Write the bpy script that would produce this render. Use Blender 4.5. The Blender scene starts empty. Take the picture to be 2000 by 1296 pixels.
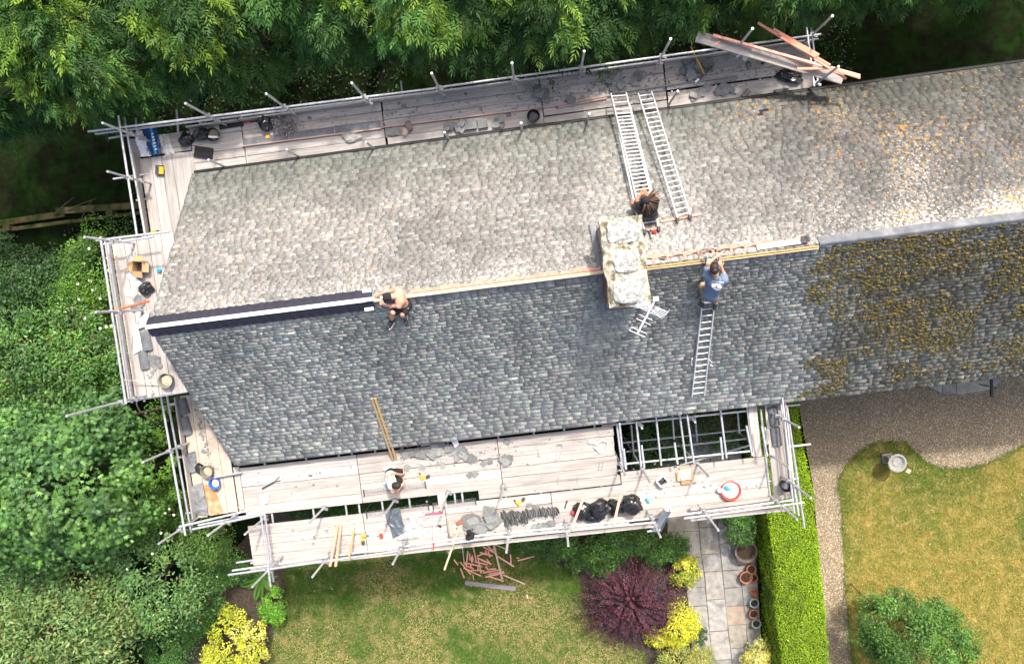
import bpy, math, random
import numpy as np
from mathutils import Matrix, Vector
rng = np.random.default_rng(7); random.seed(7)
S = bpy.context.scene
COL = S.collection
rad = math.radians

# ------------------------------------------------------------------ camera
FPX = 1350.0; CAMZ = 23.0
ROT = np.array([[0.99921727, -0.00225912, 0.03949367],
                [0.0, 0.99836797, 0.05710868],
                [-0.03955823, -0.05706398, 0.99758651]])
cd = bpy.data.cameras.new('camera'); cam = bpy.data.objects.new('camera', cd); COL.objects.link(cam)
mw = Matrix([list(ROT[i]) + [0.0] for i in range(3)] + [[0, 0, 0, 1]]); mw.translation = (0, 0, CAMZ)
cam.matrix_world = mw
cd.sensor_fit = 'HORIZONTAL'; cd.sensor_width = 36.0; cd.lens = 36.0 * FPX / 2000.0
cd.clip_start = 0.1; cd.clip_end = 500
S.camera = cam
# ------------------------------------------------------------------ house frame (u along the ridge, v across it)
TH = 0.1225745; AX = np.array([math.cos(TH), math.sin(TH)]); NV = np.array([-math.sin(TH), math.cos(TH)]); V0 = 0.29985
EZ = 5.0; RISE = 3.01; HALF = 3.845; RZ = EZ + RISE; UG = -8.67; UE = 19.0; KS = RISE / HALF
# ------------------------------------------------------------------ sky and sun
su, sv = 0.30, 0.657
sd = np.array([AX[0]*su + NV[0]*sv, AX[1]*su + NV[1]*sv, 1.0]); sd /= np.linalg.norm(sd)
w = bpy.data.worlds.new('World'); S.world = w; w.use_nodes = True
nt = w.node_tree; bg = nt.nodes['Background']; sky = nt.nodes.new('ShaderNodeTexSky'); sky.sky_type = 'NISHITA'
sky.sun_disc = False; sky.sun_elevation = math.asin(sd[2]); sky.sun_rotation = math.atan2(sd[0], sd[1])
sky.air_density = 0.8; sky.dust_density = 6.0; sky.ozone_density = 0.5
nt.links.new(sky.outputs[0], bg.inputs[0]); bg.inputs[1].default_value = 0.15
sl = bpy.data.lights.new('sun', 'SUN'); sl.energy = 2.2; sl.angle = rad(2.5); sl.color = (1.0, 0.955, 0.89)
so = bpy.data.objects.new('sun', sl); COL.objects.link(so); so.location = tuple(sd*60)
so.rotation_euler = Vector(sd).to_track_quat('Z', 'Y').to_euler()
S.view_settings.view_transform = 'Standard'; S.view_settings.look = 'None'
S.view_settings.exposure = 1.05; S.view_settings.gamma = 1.0; S.view_settings.use_curve_mapping = False
S.cycles.max_bounces = 6; S.cycles.transparent_max_bounces = 6

# ------------------------------------------------------------------ placing
def at(px, py, z):
    d = ROT @ np.array([(px-1000)/FPX, -(py-648)/FPX, -1.0]); t = (z-CAMZ)/d[2]
    return d*t + np.array([0, 0, CAMZ])
def uv(px, py, z):
    p = at(px, py, z)[:2]; return float(p @ AX), float(p @ NV - V0)
def H(u, v, z): return np.array([AX[0]*u + NV[0]*(v+V0), AX[1]*u + NV[1]*(v+V0), z])
def roofz(v): return RZ - KS*abs(v)
def roofp(px, py, h=0.0, side=None):
    """pixel ray against the slope (side -1 lower in the picture, +1 upper), h metres above it"""
    d = ROT @ np.array([(px-1000)/FPX, -(py-648)/FPX, -1.0])
    best = None
    for s in ((-1, 1) if side is None else (side,)):
        # z = RZ - KS*s*v + h ; v = p.n - V0
        dn = d[0]*NV[0] + d[1]*NV[1]
        t = (RZ + h + KS*s*V0 - CAMZ) / (d[2] + KS*s*dn)
        p = d*t + np.array([0, 0, CAMZ]); v = p[:2] @ NV - V0
        if side is not None or v*s >= -1e-6:
            best = p
    return best

# ------------------------------------------------------------------ objects
WL = {}
def _place(o, loc, parent):
    WL[o.name] = np.array(loc, float)
    if parent is not None:
        o.parent = parent; o.location = tuple(np.array(loc) - WL[parent.name])
    else:
        o.location = tuple(loc)
def tag(o, label=None, cat=None, group=None, kind=None):
    if label: o['label'] = label
    if cat: o['category'] = cat
    if group: o['group'] = group
    if kind: o['kind'] = kind
    return o
def empty(name, loc, label=None, cat=None, group=None):
    o = bpy.data.objects.new(name, None); COL.objects.link(o); o.empty_display_size = 0.2
    _place(o, loc, None); return tag(o, label, cat, group)
def obj(name, VF, mat, parent=None, smooth=False, attrs=None, label=None, cat=None, group=None, kind=None, mats=None, mi=None):
    V = np.asarray(VF[0], float); F = VF[1]
    loc = np.array([V[:, 0].mean(), V[:, 1].mean(), V[:, 2].min()])
    me = bpy.data.meshes.new(name)
    if isinstance(F, np.ndarray):
        n, k = F.shape
        me.vertices.add(len(V)); me.vertices.foreach_set('co', (V-loc).astype(np.float32).ravel())
        me.loops.add(n*k); me.loops.foreach_set('vertex_index', F.astype(np.int32).ravel())
        me.polygons.add(n); me.polygons.foreach_set('loop_start', (np.arange(n)*k).astype(np.int32))
        me.update(calc_edges=True)
    else:
        me.from_pydata([tuple(p) for p in (V-loc)], [], F)
    for m in ([mat] if mats is None else mats): me.materials.append(m)
    if mi is not None: me.polygons.foreach_set('material_index', np.asarray(mi, np.int32))
    if smooth: me.polygons.foreach_set('use_smooth', np.ones(len(me.polygons), bool))
    if len(VF) > 2 and VF[2] is not None:
        a = me.attributes.new('co', 'FLOAT_VECTOR', 'POINT'); a.data.foreach_set('vector', np.asarray(VF[2], np.float32).ravel())
    for k_, arr in (attrs or {}).items():
        arr = np.asarray(arr, np.float32)
        if arr.shape[1] == 3: arr = np.hstack([arr, np.ones((len(arr), 1), np.float32)])
        a = me.attributes.new(k_, 'FLOAT_COLOR', 'POINT'); a.data.foreach_set('color', arr.ravel())
    o = bpy.data.objects.new(name, me); COL.objects.link(o); _place(o, loc, parent)
    return tag(o, label, cat, group, kind)
def join(*parts):
    V = []; F = []; C = []; n = 0
    for p in parts:
        V.extend(list(map(tuple, p[0]))); F.extend([tuple(int(i)+n for i in f) for f in p[1]])
        C.extend(list(map(tuple, p[2])) if len(p) > 2 and p[2] is not None else [tuple(q) for q in p[0]])
        n += len(p[0])
    return V, F, C
QB = [(0, 3, 2, 1), (4, 5, 6, 7), (0, 1, 5, 4), (1, 2, 6, 5), (2, 3, 7, 6), (3, 0, 4, 7)]
def nrm(v):
    v = np.asarray(v, float); return v/(np.linalg.norm(v)+1e-12)
def obox(p0, p1, wd, ht, up=(0, 0, 1)):
    """a bar from p0 to p1, wd wide, ht high; p0,p1 run along the middle of its underside"""
    p0 = np.asarray(p0, float); p1 = np.asarray(p1, float); L = np.linalg.norm(p1-p0); a = (p1-p0)/L
    s = nrm(np.cross(up, a)); t = np.cross(a, s)
    V = []; C = []
    off = rng.random()*50
    for h in (0, ht):
        for l, sg in ((0, -1), (L, -1), (L, 1), (0, 1)):
            V.append(p0 + a*l + s*sg*wd/2 + t*h); C.append((l+off, sg*wd/2+off*3, h))
    return V, QB, C
def box(c, sx, sy, sz, ang=0.0):
    """box standing on c, turned ang about the vertical"""
    c = np.asarray(c, float); a = np.array([math.cos(ang), math.sin(ang), 0])
    return obox(c - a*sx/2, c + a*sx/2, sy, sz)
def frame(a):
    a = nrm(a); r = np.array([0, 0, 1.0]) if abs(a[2]) < .9 else np.array([1.0, 0, 0])
    s = nrm(np.cross(r, a)); return a, s, np.cross(a, s)
def tube(p0, p1, r, n=10, r1=None):
    p0 = np.asarray(p0, float); p1 = np.asarray(p1, float); a, s, t = frame(p1-p0); r1 = r if r1 is None else r1
    V = []; C = []; L = np.linalg.norm(p1-p0); off = rng.random()*50
    for p, q, l in ((p0, r, 0), (p1, r1, L)):
        for i in range(n):
            b = 2*math.pi*i/n; V.append(p + (s*math.cos(b)+t*math.sin(b))*q); C.append((l+off, i/n*.3, off))
    F = [(i, (i+1) % n, n+(i+1) % n, n+i) for i in range(n)] + [tuple(range(n-1, -1, -1)), tuple(range(n, 2*n))]
    return V, F, C
def path(pts, r, n=7, r1=None):
    pts = [np.asarray(p, float) for p in pts]; V = []; F = []
    m = len(pts); s0 = None
    for k, p in enumerate(pts):
        a = pts[min(k+1, m-1)] - pts[max(k-1, 0)]; a, s, t = frame(a)
        if s0 is not None:
            s = nrm(s0 - a*(s0 @ a)); t = np.cross(a, s)
        s0 = s; q = r if r1 is None else r + (r1-r)*k/(m-1)
        for i in range(n):
            b = 2*math.pi*i/n; V.append(p + (s*math.cos(b)+t*math.sin(b))*q)
    for k in range(m-1):
        for i in range(n):
            F.append((k*n+i, k*n+(i+1) % n, (k+1)*n+(i+1) % n, (k+1)*n+i))
    F += [tuple(range(n-1, -1, -1)), tuple(range((m-1)*n, m*n))]
    return V, F
def lathe(c, prof, n=20, axis=(0, 0, 1)):
    c = np.asarray(c, float); a, s, t = frame(axis); V = []; F = []
    for r, z in prof:
        for i in range(n):
            b = 2*math.pi*i/n; V.append(c + a*z + (s*math.cos(b)+t*math.sin(b))*r)
    m = len(prof)
    for k in range(m-1):
        for i in range(n):
            F.append((k*n+i, k*n+(i+1) % n, (k+1)*n+(i+1) % n, (k+1)*n+i))
    if prof[0][0] > 1e-4: F.append(tuple(range(n-1, -1, -1)))
    if prof[-1][0] > 1e-4: F.append(tuple(range((m-1)*n, m*n)))
    return V, F
def prism(pts, z0, z1):
    """upright prism over a plan polygon of (x, y)"""
    pts = [tuple(p[:2]) for p in pts]; n = len(pts)
    ar = sum(pts[i][0]*pts[(i+1) % n][1]-pts[(i+1) % n][0]*pts[i][1] for i in range(n))
    if ar < 0: pts = pts[::-1]
    V = [(x, y, z0) for x, y in pts] + [(x, y, z1) for x, y in pts]
    F = [tuple(range(n-1, -1, -1)), tuple(range(n, 2*n))] + [(i, (i+1) % n, n+(i+1) % n, n+i) for i in range(n)]
    return V, F
_ICO = None
def ico(sub=2):
    import bmesh
    bm = bmesh.new(); bmesh.ops.create_icosphere(bm, subdivisions=sub, radius=1.0)
    V = np.array([v.co[:] for v in bm.verts]); F = [tuple(v.index for v in f.verts) for f in bm.faces]; bm.free(); return V, F
ICO = {1: ico(1), 2: ico(2), 3: ico(3), 4: ico(4)}
class SN:
    """cheap smooth 3-d noise: a sum of random sines, about -1..1"""
    def __init__(self, f, seed, n=20):
        g = np.random.default_rng(seed); d = g.normal(size=(n, 3)); d /= np.linalg.norm(d, axis=1)[:, None]
        self.k = d*f*g.uniform(.5, 1.9, (n, 1)); self.p = g.uniform(0, 6.28, n)
    def __call__(self, P): return np.sin(np.asarray(P) @ self.k.T + self.p).sum(1)/np.sqrt(len(self.p))/1.3
def blob(c, rx, ry, rz, amp=.15, f=3.0, seed=0, sub=3, ang=0.0, floor=None, ridged=False):
    V, F = ICO[sub]; V = V.copy(); n = SN(f, seed)(V); n2 = SN(f*2.7, seed+5)(V)
    if ridged: n = 1-2*np.abs(n); n2 = 1-2*np.abs(n2)
    V = V*(1 + amp*n + amp*.5*n2)[:, None]*np.array([rx, ry, rz])
    ca, sa = math.cos(ang), math.sin(ang); V = V @ np.array([[ca, sa, 0], [-sa, ca, 0], [0, 0, 1]])
    V = V + np.asarray(c)
    if floor is not None: V[:, 2] = np.maximum(V[:, 2], floor)
    return V, F
def sheet(c00, c10, c11, c01, nx, ny, amp, f, seed, ridged=True, lift=0.0, edge=0.0):
    """a crumpled sheet spanned by four corners"""
    c = [np.asarray(q, float) for q in (c00, c10, c11, c01)]; V = []
    for j in range(ny+1):
        for i in range(nx+1):
            a, b = i/nx, j/ny
            V.append(c[0]*(1-a)*(1-b)+c[1]*a*(1-b)+c[2]*a*b+c[3]*(1-a)*b)
    V = np.array(V); n = SN(f, seed)(V*1.0); n2 = SN(f*2.3, seed+3)(V)
    if ridged: n = 1-np.abs(n)*1.6; n2 = 1-np.abs(n2)*1.6
    V[:, 2] += amp*(.65*n+.45*n2) + lift
    if edge:
        V[:, 0] += edge*SN(f*1.3, seed+11)(V); V[:, 1] += edge*SN(f*1.3, seed+12)(V)
    F = [(j*(nx+1)+i, j*(nx+1)+i+1, (j+1)*(nx+1)+i+1, (j+1)*(nx+1)+i) for j in range(ny) for i in range(nx)]
    return V, F

# ------------------------------------------------------------------ materials
def mat(name, col, rough=.7, var=.2, scale=6.0, bump=0.0, bscale=30.0, metal=0.0, spec=.35, attr=False, col2=None, c2t=(.55, .7),
        rnd=0.0, trans=0.0, grain=False, space='pos', alpha=1.0, hue=0.0):
    m = bpy.data.materials.new(name); m.use_nodes = True; t = m.node_tree; N = t.nodes; L = t.links
    b = N['Principled BSDF']; b.inputs['Roughness'].default_value = rough; b.inputs['Metallic'].default_value = metal
    b.inputs['Specular IOR Level'].default_value = spec
    if grain:
        a = N.new('ShaderNodeAttribute'); a.attribute_name = 'co'; mp = N.new('ShaderNodeMapping')
        mp.inputs['Scale'].default_value = (.6, 9.0, 9.0); L.new(a.outputs['Vector'], mp.inputs['Vector']); vec = mp.outputs[0]
    else:
        g = N.new('ShaderNodeNewGeometry'); vec = g.outputs['Position']
    nz = N.new('ShaderNodeTexNoise'); nz.inputs['Scale'].default_value = scale; nz.inputs['Detail'].default_value = 6; nz.inputs['Roughness'].default_value = .65
    L.new(vec, nz.inputs['Vector'])
    mr = N.new('ShaderNodeMapRange'); mr.inputs['From Min'].default_value = .3; mr.inputs['From Max'].default_value = .7
    mr.inputs['To Min'].default_value = 1-var; mr.inputs['To Max'].default_value = 1+var; L.new(nz.outputs[0], mr.inputs['Value'])
    val = mr.outputs[0]
    if rnd:
        oi = N.new('ShaderNodeObjectInfo'); m2 = N.new('ShaderNodeMapRange'); m2.inputs['To Min'].default_value = 1-rnd; m2.inputs['To Max'].default_value = 1+rnd
        L.new(oi.outputs['Random'], m2.inputs['Value']); mu = N.new('ShaderNodeMath'); mu.operation = 'MULTIPLY'
        L.new(val, mu.inputs[0]); L.new(m2.outputs[0], mu.inputs[1]); val = mu.outputs[0]
    if attr:
        a = N.new('ShaderNodeAttribute'); a.attribute_name = 'col'; csrc = a.outputs['Color']
    else:
        r = N.new('ShaderNodeRGB'); r.outputs[0].default_value = (*col, 1); csrc = r.outputs[0]
    if col2 is not None:
        n3 = N.new('ShaderNodeTexNoise'); n3.inputs['Scale'].default_value = scale*.45; n3.inputs['Detail'].default_value = 5; L.new(vec, n3.inputs['Vector'])
        m3 = N.new('ShaderNodeMapRange'); m3.inputs['From Min'].default_value = c2t[0]; m3.inputs['From Max'].default_value = c2t[1]; L.new(n3.outputs[0], m3.inputs['Value'])
        mx = N.new('ShaderNodeMix'); mx.data_type = 'RGBA'; L.new(m3.outputs[0], mx.inputs[0]); L.new(csrc, mx.inputs[6]); mx.inputs[7].default_value = (*col2, 1); csrc = mx.outputs[2]
    vm = N.new('ShaderNodeVectorMath'); vm.operation = 'SCALE'; L.new(csrc, vm.inputs[0]); L.new(val, vm.inputs['Scale'])
    cout = vm.outputs[0]
    if hue and rnd:
        hs = N.new('ShaderNodeHueSaturation'); m4 = N.new('ShaderNodeMapRange'); m4.inputs['To Min'].default_value = 1-hue; m4.inputs['To Max'].default_value = 1+hue
        ml = N.new('ShaderNodeMath'); ml.operation = 'FRACT'; ms = N.new('ShaderNodeMath'); ms.operation = 'MULTIPLY'; ms.inputs[1].default_value = 7.31
        L.new(oi.outputs['Random'], ms.inputs[0]); L.new(ms.outputs[0], ml.inputs[0]); L.new(ml.outputs[0], m4.inputs['Value']); L.new(m4.outputs[0], hs.inputs['Saturation']); L.new(cout, hs.inputs['Color']); cout = hs.outputs[0]
    L.new(cout, b.inputs['Base Color'])
    if bump:
        nb = N.new('ShaderNodeTexNoise'); nb.inputs['Scale'].default_value = bscale; nb.inputs['Detail'].default_value = 4; L.new(vec, nb.inputs['Vector'])
        bp = N.new('ShaderNodeBump'); bp.inputs['Strength'].default_value = min(1.0, bump); bp.inputs['Distance'].default_value = .02*max(1, bump)
        L.new(nb.outputs[0], bp.inputs['Height']); L.new(bp.outputs[0], b.inputs['Normal'])
    if trans:
        tr = N.new('ShaderNodeBsdfTranslucent'); ms = N.new('ShaderNodeMixShader'); ms.inputs[0].default_value = trans
        sc2 = N.new('ShaderNodeVectorMath'); sc2.operation = 'MULTIPLY'; sc2.inputs[1].default_value = (1.5, 1.35, .7); L.new(cout, sc2.inputs[0]); L.new(sc2.outputs[0], tr.inputs[0])
        L.new(b.outputs[0], ms.inputs[1]); L.new(tr.outputs[0], ms.inputs[2]); L.new(ms.outputs[0], N['Material Output'].inputs[0])
    if alpha < 1: b.inputs['Alpha'].default_value = alpha
    return m
MT = {}
MT['board'] = mat('scaffold board timber', (.405, .37, .335), .85, .26, 2.2, .5, 6, grain=True, rnd=.13, hue=.25, col2=(.30, .27, .25), c2t=(.56, .78))
MT['ply'] = mat('weathered plywood', (.47, .40, .32), .85, .2, 3, .3, 20, col2=(.30, .22, .15), c2t=(.6, .75))
MT['steel'] = mat('galvanised tube', (.55, .56, .57), .42, .22, 14, .1, 60, metal=.55, rnd=.12, col2=(.36, .35, .33), c2t=(.62, .75))
MT['coupler'] = mat('dull coupler steel', (.33, .33, .33), .5, .3, 30, metal=.6)
MT['alu'] = mat('aluminium', (.66, .67, .68), .4, .12, 10, metal=.25)
MT['black_bag'] = mat('black polythene', (.012, .012, .013), .17, .3, 5, spec=.7, bump=1.0, bscale=11)
MT['black'] = mat('black rubber', (.018, .018, .019), .5, .3, 8)
MT['dark'] = mat('dark grey plastic', (.05, .055, .06), .5, .2, 8)
MT['white'] = mat('white plastic', (.8, .8, .8), .5, .05, 8)
MT['paper'] = mat('white sheet', (.78, .78, .77), .7, .06, 8)
MT['card'] = mat('brown cardboard', (.44, .28, .14), .85, .1, 8)
MT['yellow'] = mat('yellow plastic', (.75, .38, .02), .45, .1, 12)
MT['red'] = mat('red plastic', (.62, .06, .04), .45, .1, 12)
MT['blue'] = mat('blue plastic', (.03, .13, .42), .4, .2, 12)
MT['cyan'] = mat('bright blue cloth', (.04, .36, .52), .7, .15, 12)
MT['navy'] = mat('navy printed plastic', (.02, .05, .19), .35, .3, 10, bump=.4, bscale=16)
MT['batten'] = mat('pink treated batten', (.78, .36, .26), .8, .15, 4, grain=True, rnd=.15, hue=.12)
MT['ybatten'] = mat('yellow batten', (.46, .33, .16), .8, .2, 4, grain=True, rnd=.12)
MT['dull_batten'] = mat('dusty pink batten', (.44, .30, .24), .85, .2, 4, grain=True, rnd=.1)
MT['wood'] = mat('bare pale wood', (.58, .46, .30), .8, .15, 4, grain=True, rnd=.1)
MT['old_wood'] = mat('silvered old plank', (.25, .235, .22), .9, .3, 5, .5, 8, grain=True, rnd=.1)
MT['lead'] = mat('lead sheet', (.15, .16, .175), .8, .25, 5, .2, 20, metal=.0, spec=.15, col2=(.24, .245, .245), c2t=(.5, .7))
MT['membrane'] = mat('black ridge membrane', (.022, .022, .035), .6, .2, 10, .4, 40)
MT['orange_mem'] = mat('orange felt', (.56, .26, .19), .85, .3, 10)
MT['loose_slate'] = mat('loose slate', (.185, .192, .185), .6, .25, 18, .3, 40, rnd=.3, hue=.3)
MT['clear'] = mat('cloudy polythene', (.55, .56, .55), .3, .1, 8, spec=.5, alpha=.55, bump=.5, bscale=16)
MT['skin'] = mat('skin', (.62, .33, .22), .55, .07, 9, spec=.4)
MT['skin_tan'] = mat('tanned skin', (.42, .19, .11), .55, .07, 9, spec=.4)
MT['hair'] = mat('dark hair', (.03, .022, .018), .6, .4, 60)
MT['dread'] = mat('brown dreadlocks', (.10, .06, .04), .8, .5, 60, rnd=.4)
MT['tshirt'] = mat('blue grey t-shirt', (.15, .20, .28), .9, .12, 9, .5, 12)
MT['vest'] = mat('white vest', (.80, .80, .80), .9, .05, 9, .4, 14)
MT['blackcloth'] = mat('black cloth', (.02, .02, .022), .9, .2, 12, .3, 16)
MT['khaki'] = mat('khaki cloth', (.22, .18, .12), .9, .2, 12)
MT['terracotta'] = mat('terracotta', (.42, .16, .085), .8, .2, 9, .2, 40)
MT['teal_pot'] = mat('pale teal glaze', (.30, .43, .40), .4, .15, 9)
MT['soil'] = mat('potting soil', (.045, .03, .02), .95, .5, 25, .8, 60)
MT['stone'] = mat('grey garden stone', (.33, .32, .29), .9, .3, 14, .6, 50)

# ================================================================== ground
def flat(name, pts, z, m, kind='structure'):
    P = [at(x, y, 0.0) for x, y in pts]; V = [(p[0], p[1], z) for p in P]
    n = len(V); ar = sum(V[i][0]*V[(i+1) % n][1]-V[(i+1) % n][0]*V[i][1] for i in range(n))
    if ar < 0: V = V[::-1]
    return obj(name, (V, [tuple(range(n))]), m, kind=kind), np.array([(p[0], p[1]) for p in P])
def inside(P, poly):
    x, y = P[:, 0], P[:, 1]; r = np.zeros(len(P), bool); n = len(poly)
    for i in range(n):
        x0, y0 = poly[i]; x1, y1 = poly[(i+1) % n]
        c = ((y0 > y) != (y1 > y)) & (x < (x1-x0)*(y-y0)/(y1-y0+1e-12)+x0); r ^= c
    return r
def scatter(poly, n):
    lo, hi = poly.min(0), poly.max(0); out = np.zeros((0, 2))
    while len(out) < n:
        P = rng.uniform(lo, hi, (n, 2)); out = np.vstack([out, P[inside(P, poly)]])
    return out[:n]
def hexs(*c): return np.array(c, float)

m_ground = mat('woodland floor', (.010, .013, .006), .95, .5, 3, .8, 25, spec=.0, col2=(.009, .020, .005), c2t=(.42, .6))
V = [(-60, -60, 0), (60, -60, 0), (60, 60, 0), (-60, 60, 0)]
obj('ground', (V, [(0, 1, 2, 3)]), m_ground, kind='structure')
m_soil = mat('bed soil', (.06, .045, .033), .95, .5, 9, .8, 40)
flat('soil_bed', [(330, 1296+60), (420, 1120), (470, 1060), (600, 900), (1370, 900), (1420, 1000), (1420, 1400), (330, 1400)], .004, m_soil)
m_gravel = mat('gravel bed', (.21, .17, .115), .95, .45, 40, .9, 90, col2=(.17, .16, .13), c2t=(.5, .66))
_, POLY_G = flat('gravel_drive', [(1545, 700), (1560, 790), (1588, 950), (1598, 1068), (1606, 1150), (1612, 1230), (1618, 1400), (1690, 1400), (1668, 1296),
     (1658, 1180), (1651, 1080), (1646, 1000), (1650, 945), (1700, 930), (2150, 930), (2150, 640)], .008, m_gravel)
m_lawn = mat('dry lawn', (.125, .155, .03), .95, .35, 6, .5, 60, col2=(.30, .25, .08), c2t=(.45, .62))
m_lawn_l = mat('green lawn', (.050, .095, .012), .95, .35, 6, .5, 60, col2=(.20, .17, .07), c2t=(.5, .68))
_, POLY_L = flat('lawn', [(505, 1400), (522, 1290), (545, 1200), (562, 1150), (552, 1100), (600, 1020), (700, 960), (980, 950), (1030, 1010), (1075, 1095), (1130, 1120),
     (1140, 1190), (1190, 1240), (1258, 1275), (1275, 1400)], .02, m_lawn_l)
_, POLY_R = flat('lawn', [(1676, 1400), (1664, 1296), (1655, 1200), (1648, 1100), (1644, 1000), (1637, 955), (1638, 935), (1646, 918), (1662, 895), (1690, 873), (1712, 862), (1768, 862),
     (1790, 884), (1812, 903), (1840, 914), (1885, 914), (1930, 904), (1965, 886), (2000, 868), (2150, 840), (2150, 1400)], .024, m_lawn)

# grass blades and gravel stones, too many to count
def blades(name, poly, n, green, dry, bias, label):
    P = scatter(poly, n); Z = np.zeros(n); P3 = np.c_[P, Z]
    k = np.clip(.5 + .45*SN(1.1, 3)(P3) + .35*SN(3.0, 8)(P3) + .22*SN(9.0, 9)(P3) + bias(P) + rng.normal(0, .16, n), 0, 1)[:, None]
    c = (np.array(green)*(1-k) + np.array(dry)*k)*rng.uniform(.8, 1.2, (n, 1))
    a = rng.uniform(0, 6.28, n); h = rng.uniform(.015, .045, n); w_ = rng.uniform(.012, .024, n)
    d = np.c_[np.cos(a), np.sin(a), Z]*w_[:, None]; lean = np.c_[rng.normal(0, .03, (n, 2)), h]
    B = np.c_[P, np.full(n, .022)]
    V = np.stack([B-d, B+d, B+lean], 1).reshape(-1, 3); F = np.arange(3*n).reshape(n, 3)
    obj(name, (V, F), MT['grass'], attrs={'col': np.repeat(c, 3, 0)}, label=label, cat='grass', kind='stuff')
MT['grass'] = mat('grass blades', (1, 1, 1), .8, .1, 5, attr=True, trans=.25)
gy = lambda P: np.clip((-10.3-P[:, 1])*.45, -1.2, .30)
blades('grass', POLY_L, 105000, (.070, .155, .014), (.38, .32, .13), gy, 'short parched grass of the lawn below the scaffold')
def gyr(P):   # greener towards the drive and round the stone urn
    d = np.clip((P[:, 1]+6.4)*.30, -.2, .75); return .16-d-.35*np.exp(-((P[:, 0]-11.6)**2+(P[:, 1]+5.6)**2)/1.6)
blades('grass', POLY_R, 130000, (.135, .19, .022), (.40, .315, .075), gyr, 'ochre dried grass of the lawn beyond the gravel path')
P = scatter(POLY_G, 66000); P = P[~inside(P, POLY_R)]; n = len(P); a = rng.uniform(0, 6.28, n); r = rng.uniform(.010, .026, n)
pal = np.array([1.08, 1.02, .94])*np.array([(.40, .325, .215), (.28, .235, .160), (.20, .18, .14), (.50, .44, .33), (.33, .285, .21), (.14, .13, .105), (.60, .55, .46)])
c = pal[rng.choice(7, n, p=[.26, .22, .16, .12, .12, .08, .04])]*rng.uniform(.7, 1.3, (n, 1))*(1+.12*SN(.9, 31)(np.c_[P, np.zeros(n)])+.10*SN(3, 32)(np.c_[P, np.zeros(n)]))[:, None]
Vs = []
for k in range(4):
    b = a + k*math.pi/2 + rng.uniform(-.35, .35, n); q = r*rng.uniform(.7, 1.2, n); Vs.append(np.c_[P[:, 0]+np.cos(b)*q, P[:, 1]+np.sin(b)*q, np.full(n, .006)])
Vs.append(np.c_[P + rng.normal(0, .004, (n, 2)), .012+r*rng.uniform(.5, .9, n)])
V = np.stack(Vs, 1).reshape(-1, 3); i0 = np.arange(n)*5
F = np.concatenate([np.stack([i0+k, i0+(k+1) % 4, i0+4], 1) for k in range(4)])
MT['gravel'] = mat('gravel stones', (1, 1, 1), .85, .15, 60, attr=True)
obj('gravel', (V, F), MT['gravel'], attrs={'col': np.repeat(c, 5, 0)}, label='loose tan and grey gravel of the drive and path', cat='gravel', kind='stuff')

# paving: every flag is a piece of its own
m_flag = mat('sandstone flag', (.29, .275, .245), .9, .28, 5, .4, 35, rnd=.16, hue=.5, col2=(.17, .165, .15), c2t=(.55, .72))
m_flag2 = mat('buff sandstone flag', (.33, .265, .205), .9, .22, 5, .4, 35, col2=(.27, .24, .20), c2t=(.55, .7))
m_joint = mat('paving joint sand', (.11, .105, .09), .95, .4, 30, .5, 60)
pave, POLY_P = flat('paving', [(1290, 820), (1395, 800), (1470, 960), (1478, 1100), (1486, 1250), (1490, 1400), (1375, 1400), (1350, 1200), (1320, 1050)], .012, m_joint)
def zpx(zx, zy): return 1180+zx/4.1, 980+zy/4.1
def lerp_col(tab, y):
    ys = [t[0] for t in tab]; return float(np.interp(y, ys, [t[1] for t in tab]))
E0 = [(-700, 440), (60, 500), (250, 505), (440, 640), (680, 660), (1060, 690), (1500, 720)]
E1 = [(-700, 540), (60, 612), (250, 625), (490, 778), (680, 805), (1060, 842), (1500, 880)]
E1b = [(-700, 540), (60, 612), (250, 632), (420, 775), (560, 798), (775, 815), (1030, 842), (1260, 866), (1500, 885)]
E2 = [(-700, 660), (60, 745), (205, 756), (415, 776), (555, 798), (775, 818), (1030, 842), (1260, 866), (1500, 890)]
E3 = [(-700, 810), (60, 895), (195, 905), (410, 930), (545, 943), (770, 967), (1030, 990), (1255, 1022), (1500, 1050)]
E4 = [(-700, 900), (60, 980), (330, 1002), (545, 1085), (680, 1100), (830, 1116), (980, 1136), (1165, 1147), (1500, 1180)]
E5 = [(-700, 1060), (60, 1150), (330, 1190), (640, 1225), (1000, 1250), (1500, 1290)]
cols = [(E0, E2, [-700, -520, -330, -150, 60, 235, 440, 680, 830, 1060, 1250, 1480]),
        (E2, E3, [-700, -560, -380, -160, 55, 200, 413, 553, 775, 1030, 1258, 1480]),
        (E3, E4, [-700, -480, -300, -90, 60, 330, 542, 682, 830, 980, 1166, 1480]),
        (E4, E5, [-700, -400, -120, 100, 320, 500, 640, 820, 1000, 1240, 1480])]
for ci, (ea, eb, rows) in enumerate(cols):
    for k in range(len(rows)-1):
        y0, y1 = rows[k], rows[k+1]; g = 3.0; sk = -12
        q = [(lerp_col(ea, y0)+g, y0+g-sk*.3), (lerp_col(eb, y0)-g, y0+g+sk*.5), (lerp_col(eb, y1)-g, y1-g+sk*.5), (lerp_col(ea, y1)+g, y1-g-sk*.3)]
        pts = [at(*zpx(*p), 0)[:2] + rng.normal(0, .006, 2) for p in q]
        z1 = .034 + rng.uniform(-.004, .006)
        V_, F_ = prism(pts, .0, z1)
        obj('flagstone', (V_, F_), m_flag2 if (ci, k) in ((2, 8),) else m_flag, parent=pave)
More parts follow.
